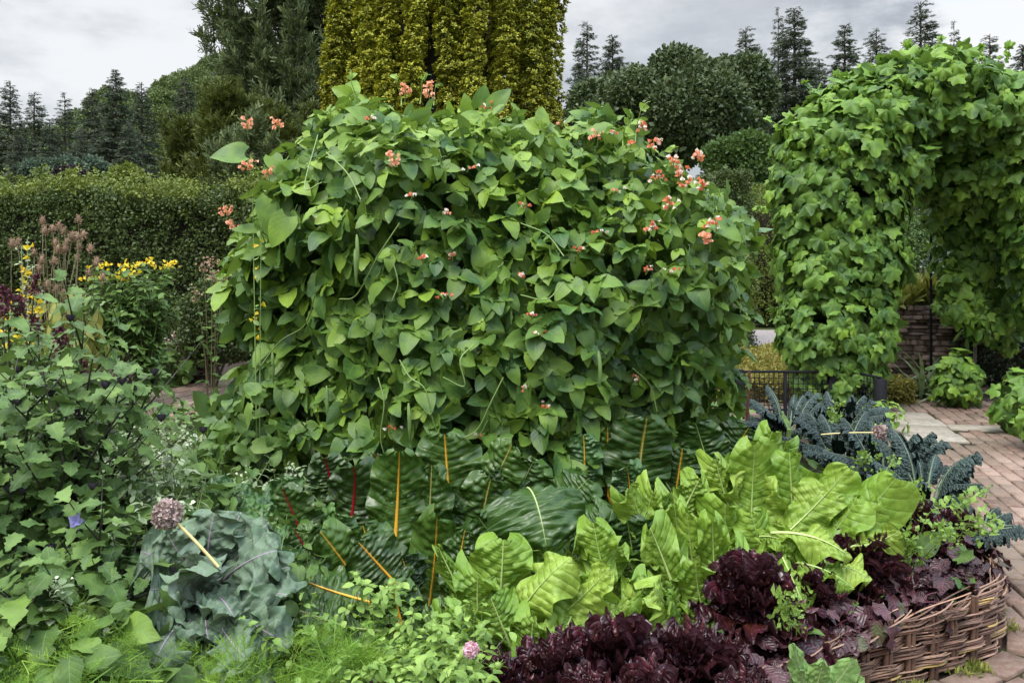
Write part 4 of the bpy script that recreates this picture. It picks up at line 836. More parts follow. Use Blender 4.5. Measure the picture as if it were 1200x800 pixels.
stem_plant('nicandra', 'toothed leaf plant with one small blue flower above the grey kale', 'flowering plant', Gl(95, 2.45), NT_, NIC, DSTEM, 3, 9, .62, .32, .125, 11, .006, extras=nic3, branch=1, taper=.4)
stem_plant('nicandra', 'toothed leaf plant with black pods below the glimpse of brick path', 'flowering plant', Gl(235, 3.35), NT_, NIC, DSTEM, 4, 6, .40, .28, .11, 9, .006, extras=calyces(24, .011), branch=1, taper=.4)
def tassels(root, tips, nds, g):
    for p in list(tips)[:3]:
        mb = MB(); C = bez(p, p + [0, 0, .06], p + [g.uniform(-.03, .03), -.02, .10], 40); k_ = 160; i = g.integers(0, 40, k_); r = .018 * (1 - i / 50)
        mb.inst(ST[0], frames(g.normal(size=(k_, 3)), g.normal(size=(k_, 3)), g.uniform(.012, .022, k_)), C[i] + g.normal(size=(k_, 3)) * r[:, None], g.random(k_)); mb.build('tassel', AMAR, root)
stem_plant('amaranth', 'leafy amaranth with dark crimson tassels left of the teasels', 'amaranth', Gl(15, 4.3), OT, NIC, DSTEM, 5, 7, 1.16, .35, .17, 12, .008, extras=tassels, taper=.3)
stem_plant('amaranth', 'leafy amaranth with a crimson tassel in front of the teasel stems', 'amaranth', Gl(55, 4.4), OT, NIC, DSTEM, 6, 6, 1.08, .26, .16, 11, .008, extras=tassels, taper=.3)
stem_plant('amaranth', 'shorter green amaranth with small crimson tassels behind the tall toothed plant', 'amaranth', Gl(75, 3.8), OT, HERB, DSTEM, 7, 7, .95, .3, .15, 11, .007, extras=tassels, taper=.3)
for i, (px, Y, H, sp, tx) in enumerate(((215, 4.6, .36, .30, 'beside the glimpse of brick path'), (150, 4.0, .60, .26, 'left of the glimpse of brick path'), (130, 3.4, .66, .26, 'behind the black pods of the tall toothed plant'), (175, 3.0, .58, .2, 'directly above the allium head'), (200, 2.75, .55, .18, 'left of the allium head'), (300, 3.35, .45, .24, 'under the left corner of the bean dome'), (60, 2.3, .42, .22, 'low down left of the grey kale foot'), (265, 5.3, .28, .25, 'far side, against the path glimpse'))):
    stem_plant('pale_borage', 'pale green herb with curled whitish buds ' + tx, 'herb', Gl(px, Y), LT + ST, PALE, GSTEM, 20 + i, 9, H, sp, .055, 12, .004, per=2, branch=1, extras=buds(7, WHITE, .011, 'bud_cluster', 14, .014), group='pale herbs with curled buds', taper=.2, tmu=.35)
for i, (px, Y, H, sp, ls, tx, mt, T_) in enumerate(((110, 4.9, .62, .35, .14, 'behind the pale herbs at far left', HERB, OT), (180, 5.2, .32, .34, .12, 'in front of the purple ground leaves', HERB, OT), (30, 3.4, .8, .35, .13, 'left edge, below the crimson tassels', HERB, OT), (205, 3.7, .44, .25, .14, 'with broad pale leaves under the path glimpse', NIC, OT), (170, 2.85, .52, .25, .12, 'between toothed plants above the allium head', HERB, OT), (20, 2.2, .42, .28, .15, 'at the very lower left corner region', HERB, NT_), (120, 2.2, .36, .26, .15, 'left of the grey kale', HERB, OT), (255, 3.05, .52, .25, .11, 'behind the grey kale', HERB, OT), (285, 3.9, .55, .3, .12, 'at the left foot of the bean dome', HERB, OT), (60, 2.65, .55, .3, .13, 'under the blue flower', HERB, NT_), (150, 2.1, .25, .2, .16, 'with long strap leaves at the bottom left', HERB, LT), (310, 2.75, .42, .2, .09, 'between the grey kale and the orange chard', HERB, OT), (430, 3.55, .5, .3, .1, 'under the red chard at the bean dome', HERB, OT), (620, 3.6, .35, .4, .1, 'in the shade under the middle of the bean dome', HERB, OT), (-10, 5.3, .9, .4, .14, 'outermost left behind the amaranth', HERB, OT), (60, 5.6, .8, .4, .12, 'at the feet of the teasels', HERB, OT))):
    stem_plant('leafy_herb', 'mid green leafy herb ' + tx, 'herb', Gl(px, Y), T_, mt, GSTEM, 40 + i, 9, H, sp, ls, 9, .005, branch=1, taper=.25, group='leafy border herbs')
# undergrowth: uncountable low weeds filling the soil
g = np.random.default_rng(77); n = 5200; P = np.column_stack([g.uniform(-4.6, 2.1, n), g.uniform(1.7, 7.4, n)]); k = inside(P, -.06) & ~((P[:, 0] > .2) & (P[:, 1] < 2.6)); P = P[k]; P = np.column_stack([P, ZB + g.uniform(0, .12, len(P))])
mb = MB(); foliage(mb, OT + NT_[:1], P, np.tile([0, 0, 1.], (len(P), 1)), .085, g, up=.6, jit=.8, tmu=.3, tsd=.2, var=.35); tag(mb.build('undergrowth', HERB), 'low green weeds and leaves covering the soil of the bed', 'undergrowth', kind='stuff')
g = np.random.default_rng(78); n = 2600; P = np.column_stack([g.uniform(-6, -2.4, n), g.uniform(1.8, 7.4, n)]); P = P[~inside(P, .0)]; P = np.column_stack([P, g.uniform(0.02, .32, len(P))])
mb = MB(); foliage(mb, OT, P, np.tile([0, 0, 1.], (len(P), 1)), .11, g, up=.6, jit=.8, tmu=.3, tsd=.2, var=.35); tag(mb.build('border_undergrowth', HERB), 'low mixed greenery in the border at the far left edge', 'undergrowth', kind='stuff')

# grey kale
def kale_r(th):
    a = np.abs(th); return (.60 + .40 * np.exp(-(a / .8) ** 2)) * (.84 + .34 * np.abs(np.sin(th * 3.4 + .9)) + .06 * np.sin(th * 25)) - .25 * np.exp(-((a - 2.8) / .25) ** 2)
KT = [fan(14, 110, kale_r, .34, .03, 8.5, seed=i) for i in range(5)]
for T_k in KT:
    th_, r_k = T_k[2][:, 0] * 2.8, T_k[2][:, 1]; T_k[0][:, 2] += .022 * r_k ** 3 * np.sin(th_ * 9 + 1) + .030 * r_k ** 6 * np.sin(th_ * 25 + 1) + .014 * r_k ** 8 * np.sin(th_ * 45) + .02 * r_k * np.sin(th_ * 13 + r_k * 9) + .015 * np.sin(r_k * 26 + th_ * 5)
kb = np.array([(240 - 600) / F * 2.5, 2.5, ZB]); kale = thing('grey_kale', 'large blue grey kale with lobed frilly leaves and pink midribs in the left foreground', 'kale', kb); g = np.random.default_rng(31)
spots = [(215, 690, 2.36, -1, .1, .62, .14), (300, 655, 2.42, .9, .5, .6, .13), (255, 625, 2.5, 0, 1, .5, .12), (195, 655, 2.45, -.9, .5, .5, .12), (275, 620, 2.55, .4, 1, .3, .11), (230, 720, 2.3, -.3, -.8, .8, .13), (300, 720, 2.3, .7, -.6, .8, .13), (262, 760, 2.25, .1, -1, .8, .14), (200, 760, 2.25, -.6, -.8, .8, .12), (310, 690, 2.36, 1, -.1, .7, .12), (245, 685, 2.38, -.1, -.3, .9, .10), (285, 690, 2.38, .4, -.4, .9, .10), (250, 660, 2.42, -.2, .4, .7, .09), (225, 800, 2.2, -.2, -1, .6, .13), (300, 775, 2.3, .6, -.9, .5, .11), (175, 700, 2.45, -1, -.2, .5, .10), (245, 720, 2.3, .1, -.5, 1, .10), (280, 745, 2.26, .4, -.7, .7, .10), (215, 640, 2.46, -.5, .7, .4, .10), (300, 625, 2.5, .8, .8, .4, .10), (185, 735, 2.32, -.8, -.6, .7, .10), (320, 745, 2.3, .9, -.5, .5, .09), (235, 665, 2.34, -.2, .1, .9, .09), (270, 700, 2.32, .2, -.4, .9, .09), (320, 665, 2.42, 1, .2, .5, .09)]
crown = kb + [0, 0, .30]
for i, (px, py, Y, dx, dz, up, sz) in enumerate(spots):
    c = at(px, py, Y); d = nrm(np.array([dx, -.35, dz * .9])); T = c + d * sz * .62; v = T - crown; B = crown + v * (.22 if np.linalg.norm(v) > .2 else .05) + [0, 0, .01]
    fc = np.array([v[0] * 1.2, -1, .35 + .5 * up]) + g.normal(size=3) * .25
    add_leaf(kale, kb + [0, 0, .1], B, T, fc, sz * .68, KALE2, KALEMID, ribr=.0032, ribside=1, a=.75, b=.30, nl=60, nw=22, nv=7, kk=1.2, puff=.004, ruf=.034, rf=4.2, cup=.25, bow=-.22, lob=.34, tint=float(g.uniform(.2, .9)), g=g)
mb = MB(); tube(mb, [kb, crown], [.02, .014], 8, .4); mb.build('stalk', GSTEM, kale)
# allium seed heads
def allium(label, head, foot, r, seed, mid=None):
    head, foot = np.array(head), np.array(foot); root = thing('allium_seed_head', label, 'seed head', foot); g = np.random.default_rng(seed); mb = MB()
    tube(mb, bez(foot, (foot + head) / 2 + [0, 0, .01] if mid is None else mid, head, 10), .0042, 6, .85); mb.build('stalk', DRYG, root)
    mb = MB(); k = 520; u = nrm(g.normal(size=(k, 3))); u2 = u + g.normal(size=(k, 3)) * .35
    ball(mb, head, r * .62, 12, 8, .1); mb.inst(pet, frames(u2, g.normal(size=(k, 3)), g.uniform(.2, .3, k) * r), head + u * r * g.uniform(.72, .95, (k, 1)), g.random(k)); mb.build('flower_globe', ALLI, root)
DRYG = solid('straw_stalk', (.42, .32, .10), (.60, .50, .22), .6)
allium('round brown allium seed head on a straw stalk over the grey kale', at(196, 602, 2.35), at(256, 664, 2.32), .038, 1)
allium('round pinkish allium seed head on a fallen pale stalk among the black kales', at(1032, 507, 4.6), at(962, 509, 4.55), .042, 2)
# feathery fennel bottom left
def frond(seed):
    g = np.random.default_rng(seed); L = []
    for k in range(130):
        t = g.uniform(.05, 1); s_ = g.choice([-1, 1]); p = np.array([0, t * .9, -.15 * t * t]); l_ = (1.1 - t) * .5
        q = p + [s_ * l_ * g.uniform(.1, .6), l_ * g.uniform(.0, .5), g.normal() * .06]; d = nrm([s_ * g.uniform(.2, 1), g.uniform(.2, 1), g.normal() * .5]); L.append(xf(leaf_t(1, 1, .022, 0, 0, 0, 0, 0), frames(d[None], np.array([[g.normal() * .5, 0, 1.]]), [g.uniform(.07, .17)])[0], q))
    L.append(xf(leaf_t(3, 1, .012, 0, 0, 0, 0, .15), np.eye(3))); return merge(L)
FR = [frond(i) for i in range(4)]
for i, (px, py, Y, r, tx) in enumerate(((40, 770, 2.1, .17, 'in the bottom left corner'), (85, 755, 2.15, .17, 'second from the left corner'), (125, 775, 2.1, .15, 'just left of the grey kale foot'), (20, 800, 2.0, .15, 'cut off at the lowest left corner'), (375, 785, 2.2, .12, 'beside the red chard stalk'), (265, 800, 2.05, .10, 'under the grey kale'), (400, 765, 2.3, .1, 'right of the red chard stalk'))):
    c = at(px, py, Y); base = np.array([c[0], Y, ZB]); root = thing('fennel', 'feathery light green fennel tuft ' + tx, 'fennel', base, 'feathery fennel tufts'); g = np.random.default_rng(i); hh = max(.08, c[2] - ZB + .04)
    P, Nn = blob_pts([((c[0], Y, ZB + hh * .45), (r, r, hh * .6))], 150, g, .3, 1, 0, ZB); mb = MB(); foliage(mb, FR, P, Nn, .11, g, up=.2, jit=.5, tmu=.5, new=.1); mb.build('frond', FENN, root)
    mb = MB(); [tube(mb, [base, p], .0015, 3, .5) for p in P[::12]]; mb.build('stem', GSTEM, root)
# scabious-like weed at the bottom centre
def weed(label, px, py, Y, seed, H=None, ns=8, sp=.14, extras=None, name='wild_flower', T_=None, ls=.045, mat=SPRIG, nodes=9):
    c = at(px, py, Y); base = np.array([c[0], Y, ZB]); return stem_plant(name, label, 'wild flower', base, T_ or ST, mat, GSTEM, seed, ns, max(.1, c[2] - ZB), sp, ls, nodes, .0022, per=2, branch=1, extras=extras, taper=.2, tmu=.45)
def podheads(root, tips, nds, g):
    for p in list(tips)[:9]:
        mb = MB(); ball(mb, p, .010, 8, 6, .9)
        for k in range(8): a = k * .785; tube(mb, [p, np.array(p) + np.array([math.cos(a), math.sin(a), .5]) * .02], [.0014, .0004], 3, .9)
        mb.build('seed_head', SPRIG, root)
def pinkhead(root, tips, nds, g):
    podheads(root, tips, nds, g); mb = MB(); p = at(552, 761, 2.2); k = 90; u = nrm(g.normal(size=(k, 3))); mb.inst(pet, frames(u + g.normal(size=(k, 3)) * .4, g.normal(size=(k, 3)), np.full(k, .011)), p + u * .012, g.random(k)); ball(mb, p, .012, 8, 6, .6); o = mb.build('pink_flower', PPET, root)
    mb = MB(); tube(mb, bez(p - [.03, 0, .16], p - [.02, -.0, .05], p, 8), .0018, 4, .8); mb.build('flower_stalk', GSTEM, o)
weed('sprawling thin stemmed wild flower with a round pale pink head at the bottom centre', 540, 735, 2.25, 61, extras=pinkhead)
weed('wiry green wild flower with tiny button seed heads beside the orange chard', 445, 665, 2.55, 62, ns=5, sp=.08, extras=podheads)
weed('wiry green wild flower spreading across the bottom left of the lime chard', 495, 735, 2.35, 63, extras=podheads)
weed('low pale green wild flower at the bottom edge left of the maroon row', 455, 770, 2.2, 64, ns=10, sp=.18, extras=podheads)
weed('slender stem with rounded leaves reaching left over the chard', 340, 700, 2.35, 65, ns=4, sp=.12, ls=.04, T_=OT)
weed('low bright green wild flower in front of the orange chard', 410, 775, 2.2, 66, ns=9, sp=.16, ls=.04)
weed('pale green wild flower overlapping the front lime chard leaves', 530, 715, 2.45, 67, ns=7, sp=.12)
# pale sprigs over the path edge
SP_T = [clump(7, .42, .34, 91, quads=2), clump(8, .42, .38, 92, quads=2)]
for i, (pts, tx) in enumerate((([(1075, 640, 3.5), (1090, 600, 3.4), (1130, 590, 3.35), (1160, 570, 3.3)], 'reaching out furthest over the brick path'), ([(1060, 620, 3.6), (1065, 590, 3.5), (1080, 570, 3.45)], 'in front of the pointed black kale leaves'), ([(1030, 600, 3.9), (1035, 560, 3.8), (1045, 540, 3.8)], 'against the dark black kales'), ([(1120, 640, 3.4), (1135, 615, 3.35), (1165, 625, 3.3)], 'hanging at the right end of the rim'), ([(1075, 660, 3.3), (1100, 635, 3.2), (1112, 625, 3.2)], 'above the purple plants at the rim'), ([(925, 730, 2.7), (922, 700, 2.65)], 'tiny and alone among the maroon leaves'), ([(975, 500, 5.2), (985, 475, 5.1)], 'beside the fence corner post'), ([(1000, 560, 4.3), (1010, 545, 4.2), (1020, 530, 4.2)], 'under the fallen allium stalk'), ([(1065, 660, 3.25), (1060, 630, 3.2)], 'near the tip of the huge lime leaf'))):
    Q = catmull_open(np.array([at(*p) for p in pts])) if len(pts) > 2 else np.linspace(at(*pts[0]), at(*pts[1]), 8); b = Q[0]; root = thing('pale_sprig', 'thin sprig of pale green leaves ' + tx, 'herb', (b[0], b[1], ZB), 'pale green sprigs at the path end')
    mb = MB(); tube(mb, np.vstack([[b[0], b[1], ZB], Q]), .0025, 4, .9); mb.build('stem', GSTEM, root); g = np.random.default_rng(i + 500); mb = MB(); P = Q[g.integers(0, len(Q), 16)] + g.normal(size=(16, 3)) * .018
    foliage(mb, SP_T, P, nrm(g.normal(size=(16, 3)) + [0, -.4, .4]), .05, g, jit=.7, tmu=.5); mb.build('foliage', SPRIG, root)
# sage-like rosette
sr_ = at(960, 800, 2.45); root = thing('sage_plant', 'light grey green plant with smooth leaves at the bottom edge before the wicker', 'herb', (sr_[0], 2.45, 0.0))
for (a, b, c, d, W, fc) in ((950, 815, 930, 755, 16, (.4, -1, .2)), (965, 815, 1000, 772, 20, (-.2, -.7, 1)), (970, 822, 1010, 792, 15, (0, -.6, 1)), (950, 820, 938, 785, 16, (0, -.8, .8)), (955, 815, 965, 775, 16, (0, -1, .6))):
    add_leaf(root, (sr_[0], 2.45, .0), at(a, b, 2.42), at(c, d, 2.38), fc, W / F * 2.4, SAGE, GRIB, ribr=.002, ribside=1, puff=.002, ruf=.006, nv=9, a=.5, b=.7, lobe=0)

# ================================================================== left middle distance
g = np.random.default_rng(41); tb = np.array([(62 - 600) / F * 6.6, 6.6, ZB if inside(np.array([[(62 - 600) / F * 6.6, 6.6]]))[0] else 0]); root = thing('teasel_plant', 'dry brown teasels with many spiny oval heads standing at the left', 'teasel', tb)
mbs = MB()
for px, py in ((50, 259), (92, 257), (69, 265), (62, 268), (53, 270), (75, 271), (98, 275), (85, 277), (91, 277), (65, 284), (78, 284), (68, 292), (76, 292), (92, 289), (106, 291), (40, 296), (49, 305), (63, 306), (113, 307), (91, 302), (120, 325), (104, 320), (21, 284), (14, 285), (46, 314), (66, 338), (94, 345), (56, 333), (75, 344)):
    Y = 6.6 + g.uniform(-.35, .35); p = at(px, py, Y); b = tb + [g.uniform(-.2, .2), 0, 0]; tube(mbs, bez(b, (b * .4 + p * .6) + [g.uniform(-.12, .12), 0, -.1], p, 8), [.004, .004, .0035, .0035, .003, .003, .003, .003], 4, g.random())
    mb = MB(); h = g.uniform(.028, .036); ball(mb, p, (h * .5, h * .5, h), 8, 6, .2); k = 70; u = nrm(g.normal(size=(k, 3))); mb.inst(LT[0], frames(u + [0, 0, .3], g.normal(size=(k, 3)), g.uniform(.012, .022, k)), p + u * [h * .5, h * .5, h], g.random(k))
    for q in range(6): a = q * 1.05; tube(mb, [p - [0, 0, h], p + np.array([math.cos(a) * h, math.sin(a) * h, -h * .2])], .0012, 3, .5)
    mb.build('seed_head', TEAS, root)
mbs.build('stem', BSTEM, root)
mb = MB(); P, Nn = blob_pts([((tb[0] + .1, 6.6, .75), (.32, .25, .5))], 160, g, .4, 1); foliage(mb, LT, P, Nn, .22, g, tipdown=.8, tmu=.7, tsd=.3); mb.build('dry_leaves', GRASSM, root)
def spikes(name, label, px, Y, pys, seed):
    b = Gl(px, Y); root = thing(name, label, 'flowering plant', b); g = np.random.default_rng(seed); st, fl = MB(), MB()
    for dx, py in pys:
        p = at(px + dx, py, Y); tube(st, bez(b, (b + p) / 2, p, 6), np.array([.008, .008, .007, .006, .005, .003]) * (.4 if Y < 5 else 1), 5, .9); k = 40 if Y > 5 else 8; f = g.uniform(.6, 1, k)[:, None]; q = b * (1 - f) + p * f; st.inst(ST[0], frames(g.normal(size=(k, 3)), g.normal(size=(k, 3)), g.uniform(.02, .035, k)), q + g.normal(size=(k, 3)) * .012, np.full(k, .8)); mb = MB(); k = 14 if Y > 5 else 5; f = g.uniform(.62, .97, k)[:, None]; q = b * (1 - f) + p * f
        mb.inst(pet, frames(g.normal(size=(k, 3)) + [0, -.8, 0], g.normal(size=(k, 3)), g.uniform(.025, .04, k) * (.6 if Y < 5 else 1)), q + g.normal(size=(k, 3)) * (.02 if Y > 5 else .01), g.random(k)); mb.build('yellow_flowers', YPET, root)
    st.build('stem', GSTEM if Y < 5 else PALE, root)
    mb = MB(); P, Nn = blob_pts([(b + [0, 0, .4], (.25, .25, .45))], 120, g, .4, 1); foliage(mb, OT, P, Nn, .16 if Y > 5 else .07, g, tmu=.6); mb.build('foliage', HERB, root)
spikes('mullein', 'tall pale mullein spikes with yellow flowers left of the teasels', 35, 5.9, ((-10, 288), (-3, 280), (7, 325), (12, 335), (-25, 350), (3, 310), (-35, 362)), 3)
spikes('yellow_loosestrife', 'slender stem with yellow flowers climbing beside the left edge of the bean dome', 303, 3.75, ((-7, 226), (3, 258)), 4)
def yell(root, tips, nds, g):
    for p in sorted(tips, key=lambda q: -q[2])[:6]:
        mb = MB(); k = 10; P = p + g.normal(size=(k, 3)) * [.05, .04, .015]; mb.inst(pet, frames(g.normal(size=(k, 3)) + [0, -.3, .4], g.normal(size=(k, 3)) + [0, -.5, 1], g.uniform(.025, .045, k)), P, g.random(k)); mb.build('flower_cluster', YPET, root)
for px, Y, tp, sp, tx, sd in ((122, 8.6, 312, .38, 'the left one, right of the teasels', 71), (170, 8.7, 300, .36, 'the right one, with brightest clusters', 72)):
    stem_plant('goldenrod', 'bushy green plant topped by yellow flower clusters, ' + tx, 'flowering plant', (at(px, 400, Y)[0], Y, 0), OT + LT, HERB, GSTEM, sd, 34, EYE - (tp - HOR) / F * Y, sp, .13, 18, .006, per=2, extras=yell, taper=.2, Hj=.3, tmu=.35)
def shrub(name, label, cat, blobs, T, mat, size, n, seed, group=None, zb=0, tmu=.4, lo=.75, up=.5, stems=True, jit=.55, tsd=.2, core=True):
    g = np.random.default_rng(seed); c0 = blobs[0][0]; root = thing(name, label, cat, (c0[0], c0[1], zb), group); P, Nn = blob_pts(blobs, n, g, lo, 1.05, .7, zb); mb = MB(); foliage(mb, T, P, Nn, size, g, up=up, jit=jit, tmu=tmu, tsd=tsd, var=.3); mb.build('foliage', mat, root)
    if stems:
        mb = MB()
        for k in range(6): b = blobs[k % len(blobs)]; tube(mb, bez((c0[0] + g.uniform(-.05, .05), c0[1], zb - .02), ((c0[0] + b[0][0]) / 2, (c0[1] + b[0][1]) / 2, (zb + b[0][2]) / 2), np.array(b[0]) + g.normal(size=3) * .1, 5), .015, 5, .5)
        mb.build('stem', BARK, root)
    return root
def pxb(px, py, Y, rx_, ry_=None, d=None): return (at(px, py, Y), (rx_ / F * Y, (d if d else rx_ / F * Y), (ry_ or rx_) / F * Y))
shrub('dark_shrub', 'dark rounded shrub in front of the hedge left of the bean dome', 'shrub', [pxb(250, 372, 9.8, 34, 42), pxb(272, 392, 9.6, 26, 30), pxb(232, 395, 9.7, 20, 26)], CL, HEDGE, .09, 2600, 81, tmu=.2)
r_ = stem_plant('joe_pye_weed', 'tall plant with faded pink brown flower heads beside the left of the bean dome', 'flowering plant', (at(247, 400, 9.2)[0], 9.2, 0), OT, HERB, BSTEM, 82, 8, 1.5, .22, .12, 12, .006, extras=buds(7, TEAS, .022, 'flower_head', 30, .035))
for i, (px, py, Y, r, tx) in enumerate(((125, 425, 8.0, 22, 'by the border plants at the left'), (205, 412, 10.6, 28, 'in front of the dark rounded shrub'), (232, 418, 10.4, 18, 'nearest the glimpse of brick path'), (175, 408, 10.8, 18, 'under the goldenrod'))):
    shrub('purple_heuchera', 'low dusky purple leaf clump ' + tx, 'perennial', [(at(px, py, Y) * [1, 1, 0] + [0, 0, .12], (r / F * Y, .3, .28))], CB, HEUC, .11, 420, 90 + i, 'low purple perennials', stems=False)
# front pink spires
g = np.random.default_rng(99); b = Gl(190, 9.9, 0); root = thing('pink_persicaria', 'sparse pale pink flower spires in front of the hedge', 'flowering plant', b); st = MB()
for px, py in ((178, 405), (181, 398), (194, 403), (203, 395), (160, 394), (163, 408), (185, 410)):
    p = at(px, py, 9.8); q = p * [1, 1, 0]; tube(st, [q, p], .004, 4, .6); mb = MB(); k = 24; mb.inst(pet, frames(g.normal(size=(k, 3)), g.normal(size=(k, 3)), np.full(k, .02)), p + g.normal(size=(k, 3)) * [.012, .012, .035], g.random(k)); mb.build('flower_spike', PPET, root)
P, Nn = blob_pts([(b + [0, 0, .15], (.5, .3, .4))], 300, g, .3, 1, 0, 0); st.build('stem', GSTEM, root); mb = MB(); foliage(mb, OT, P, Nn, .1, g); mb.build('foliage', HERB, root)

# hedges
def hedge(name, label, x0, x1, y0, y1, z1, mat, T, size, n, seed, topmat=None, wob=.12, tmu=.35):
    g = np.random.default_rng(seed); root = thing(name, label, 'hedge', ((x0 + x1) / 2, (y0 + y1) / 2, 0)); P, Nn = box_pts(x0, x1, y0, y1, 0, z1, n, g, wob); mb = MB()
    foliage(mb, T, P, Nn, size, g, up=.35, jit=.6, tmu=tmu, tsd=.2); mb.build('foliage', mat, root)
    mb = MB(); box(mb, ((x0 + x1) / 2, (y0 + y1) / 2, z1 / 2 - .12), ((x1 - x0) / 2 - .3, (y1 - y0) / 2 - .3, z1 / 2 - .15)); mb.build('hedge_filler', COREM, root)  # dark filler box added inside so nothing shows through the leaves
    if topmat:
        k = int(n * .28); P = np.column_stack([g.uniform(x0, x1, k), g.uniform(y0, y1, k), z1 + .1 * g.normal(size=k) + .10 * np.abs(g.normal(size=k))]); P[:, 2] += .12 * np.sin(P[:, 0] * 3.1) * np.sin(P[:, 0] * 1.3 + 1); mb = MB(); foliage(mb, T, P, np.tile([0, -.2, 1.], (k, 1)), size, g, up=.3, jit=.6, tmu=.45); mb.build('new_growth', topmat, root)
    return root
COREM = solid('dark_filler', (.010, .010, .006), (.030, .026, .016), .95)  # dark colour of the cores added inside hedges and yew, standing for inner shade
hedge('clipped_hedge', 'long dark clipped hedge with a lighter fuzzy top behind the left border', -11.5, -3.35, 12.2, 13.9, 2.36, HEDGE, CL, .125, 15000, 1, LHEDGE)
hedge('clipped_hedge', 'tall narrow dark clipped hedge seen right behind the bean dome', 3.35, 3.95, 14.0, 15.2, 2.9, HEDGE, CL, .12, 2600, 2)
hedge('clipped_hedge', 'pale green rounded hedge between bean dome and vine arch', 4.75, 6.6, 18.3, 19.4, 2.75, LHEDGE, CL, .13, 3400, 3, wob=.25)
hedge('clipped_hedge', 'dark hedge across the far side of the road behind the vine arch', 5.8, 14.5, 19.5, 21, 2.3, ASH, CL, .18, 7000, 4, wob=.35)
hedge('clipped_hedge', 'dark hedge hidden mostly behind the bean dome', -3.1, 3.0, 19., 20.5, 2.6, HEDGE, CL, .2, 4000, 5, wob=.3)
hedge('ivy_covered_bank', 'dark ivy covered bank at the right edge beyond the stone wall', 6.0, 9.5, 10.6, 12.5, 1.35, IVY, CB, .14, 4200, 6, wob=.15)
g = np.random.default_rng(44)
P, Nn = box_pts(2.0, 4.1, 8.7, 11.6, 0, .24, 8000, g, .05); P[:, 2] += .05 * np.sin(P[:, 0] * 6) * np.sin(P[:, 1] * 3); mb = MB(); foliage(mb, CB, P, Nn, .085, g, up=.5, jit=.7, tmu=.4, tsd=.25); tag(mb.build('golden_ground_cover', GOLDC), 'low golden green ground cover behind the black fence', 'ground cover', kind='stuff')
shrub('shrub', 'loose pale green bush at the road behind the right edge of the bean dome', 'shrub', [pxb(858, 375, 12.5, 16, 26), pxb(866, 340, 13.4, 18, 36), pxb(855, 402, 12, 12, 12)], CL, LHEDGE, .11, 1700, 45)
shrub('shrub', 'loose green bush behind the pole of the vine arch', 'shrub', [pxb(1080, 345, 11.5, 24, 20), pxb(1070, 300, 16, 34, 40)], CL, ASH, .13, 1600, 46)

# ================================================================== low black fence
fx0, fy = 1.55, 7.9
fen = thing('black_fence', 'low black metal fence with wire mesh panels beside the vine arch', 'fence', (2.1, 7.9, 0)); fp = [(1.35, 7.95, .045, .44), (2.11, 7.9, .035, .45), (2.53, 7.9, .013, .42), (2.96, 7.9, .03, .52), (3.07, 7.95, .03, .44), (3.16, 8.0, .05, .45), (3.24, 7.5, .04, .42), (3.26, 8.9, .03, .42)]
for x, y, h, z in fp:
    mb = MB(); bevbox(mb, np.array([[x, y]]), h, h, 0, z, 0, .006, [.5]); mb.build('post', BLACKM, fen, smooth=False)
for (a, b) in (((1.35, 7.9), (3.1, 7.9)), ((3.15, 7.9), (3.24, 7.5)), ((3.17, 8.0), (3.26, 8.9))):
    a, b = np.array(a), np.array(b); mb = MB(); tube(mb, [(a[0], a[1], .43), (b[0], b[1], .43)], .013, 6); mb.build('rail', BLACKM, fen); mb = MB(); tube(mb, [(a[0], a[1], .08), (b[0], b[1], .08)], .010, 6); mb.build('rail', BLACKM, fen)
    mb = MB(); L = np.linalg.norm(b - a)
    for t in np.arange(.04, L, .045): q = a + (b - a) * t / L; tube(mb, [(q[0], q[1], .08), (q[0], q[1], .43)], .0038, 4)
    for z in np.arange(.12, .42, .05): tube(mb, [(a[0], a[1], z), (b[0], b[1], z)], .0038, 4)
    mb.build('mesh_panel', BLACKM, fen)
mb = MB(); tube(mb, [at(873, 540, 5.6), at(878, 436, 5.6)], .011, 6, .5); mb.build('stake', RUST); tag(bpy.data.objects['stake'] if False else [o for o in bpy.data.objects if o.name.startswith('stake') and o.parent is None][0], 'thin rusty brown stake standing in front of the black fence', 'stake')

# ================================================================== stone wall
STONE = solid('rubble_stone', (.085, .055, .042), (.28, .20, .165), .9, 12, .8, bd=.015)
g = np.random.default_rng(51); root = thing('stone_wall', 'low rubble stone wall behind the pole of the vine arch', 'wall', (4.3, 9.6, 0))
def wall_run(a, b, h, mb):
    a, b = np.array(a), np.array(b); L = np.linalg.norm(b - a); d = (b - a) / L; an = math.atan2(d[1], d[0]); z = 0.
    while z < h:
        hh = g.uniform(.025, .07); x = g.uniform(-.1, 0)
        while x < L:
            l = g.uniform(.06, .2); c = a + d * (x + l / 2); n_ = g.normal() * .028
            bevbox(mb, np.array([[c[0] - d[1] * n_, c[1] + d[0] * n_]]), l / 2 - .004, .17, z, z + hh - .006, an + g.normal() * .03, .012, [g.random()]); x += l
        z += hh
mb = MB(); wall_run((4.35, 9.75), (6.6, 9.25), .95, mb); wall_run((4.38, 9.9), (5.75, 13.2), 1.0, mb); mb.build('stones', STONE, root, smooth=False)
mb = MB(); box(mb, (5.45, 9.52, .43), (1.06, .08, .42), rz(math.atan2(-.5, 2.25))); mb.build('mortar', MORT, root)
shrub('wall_ivy', 'dark glossy ivy hanging over the right part of the stone wall', 'ivy', [((5.5, 9.4, .6), (.55, .28, .55)), ((6.1, 9.25, .65), (.5, .3, .6)), ((6.6, 9.1, .6), (.5, .3, .6))], CB, IVY, .12, 2400, 52, stems=False, lo=.8)
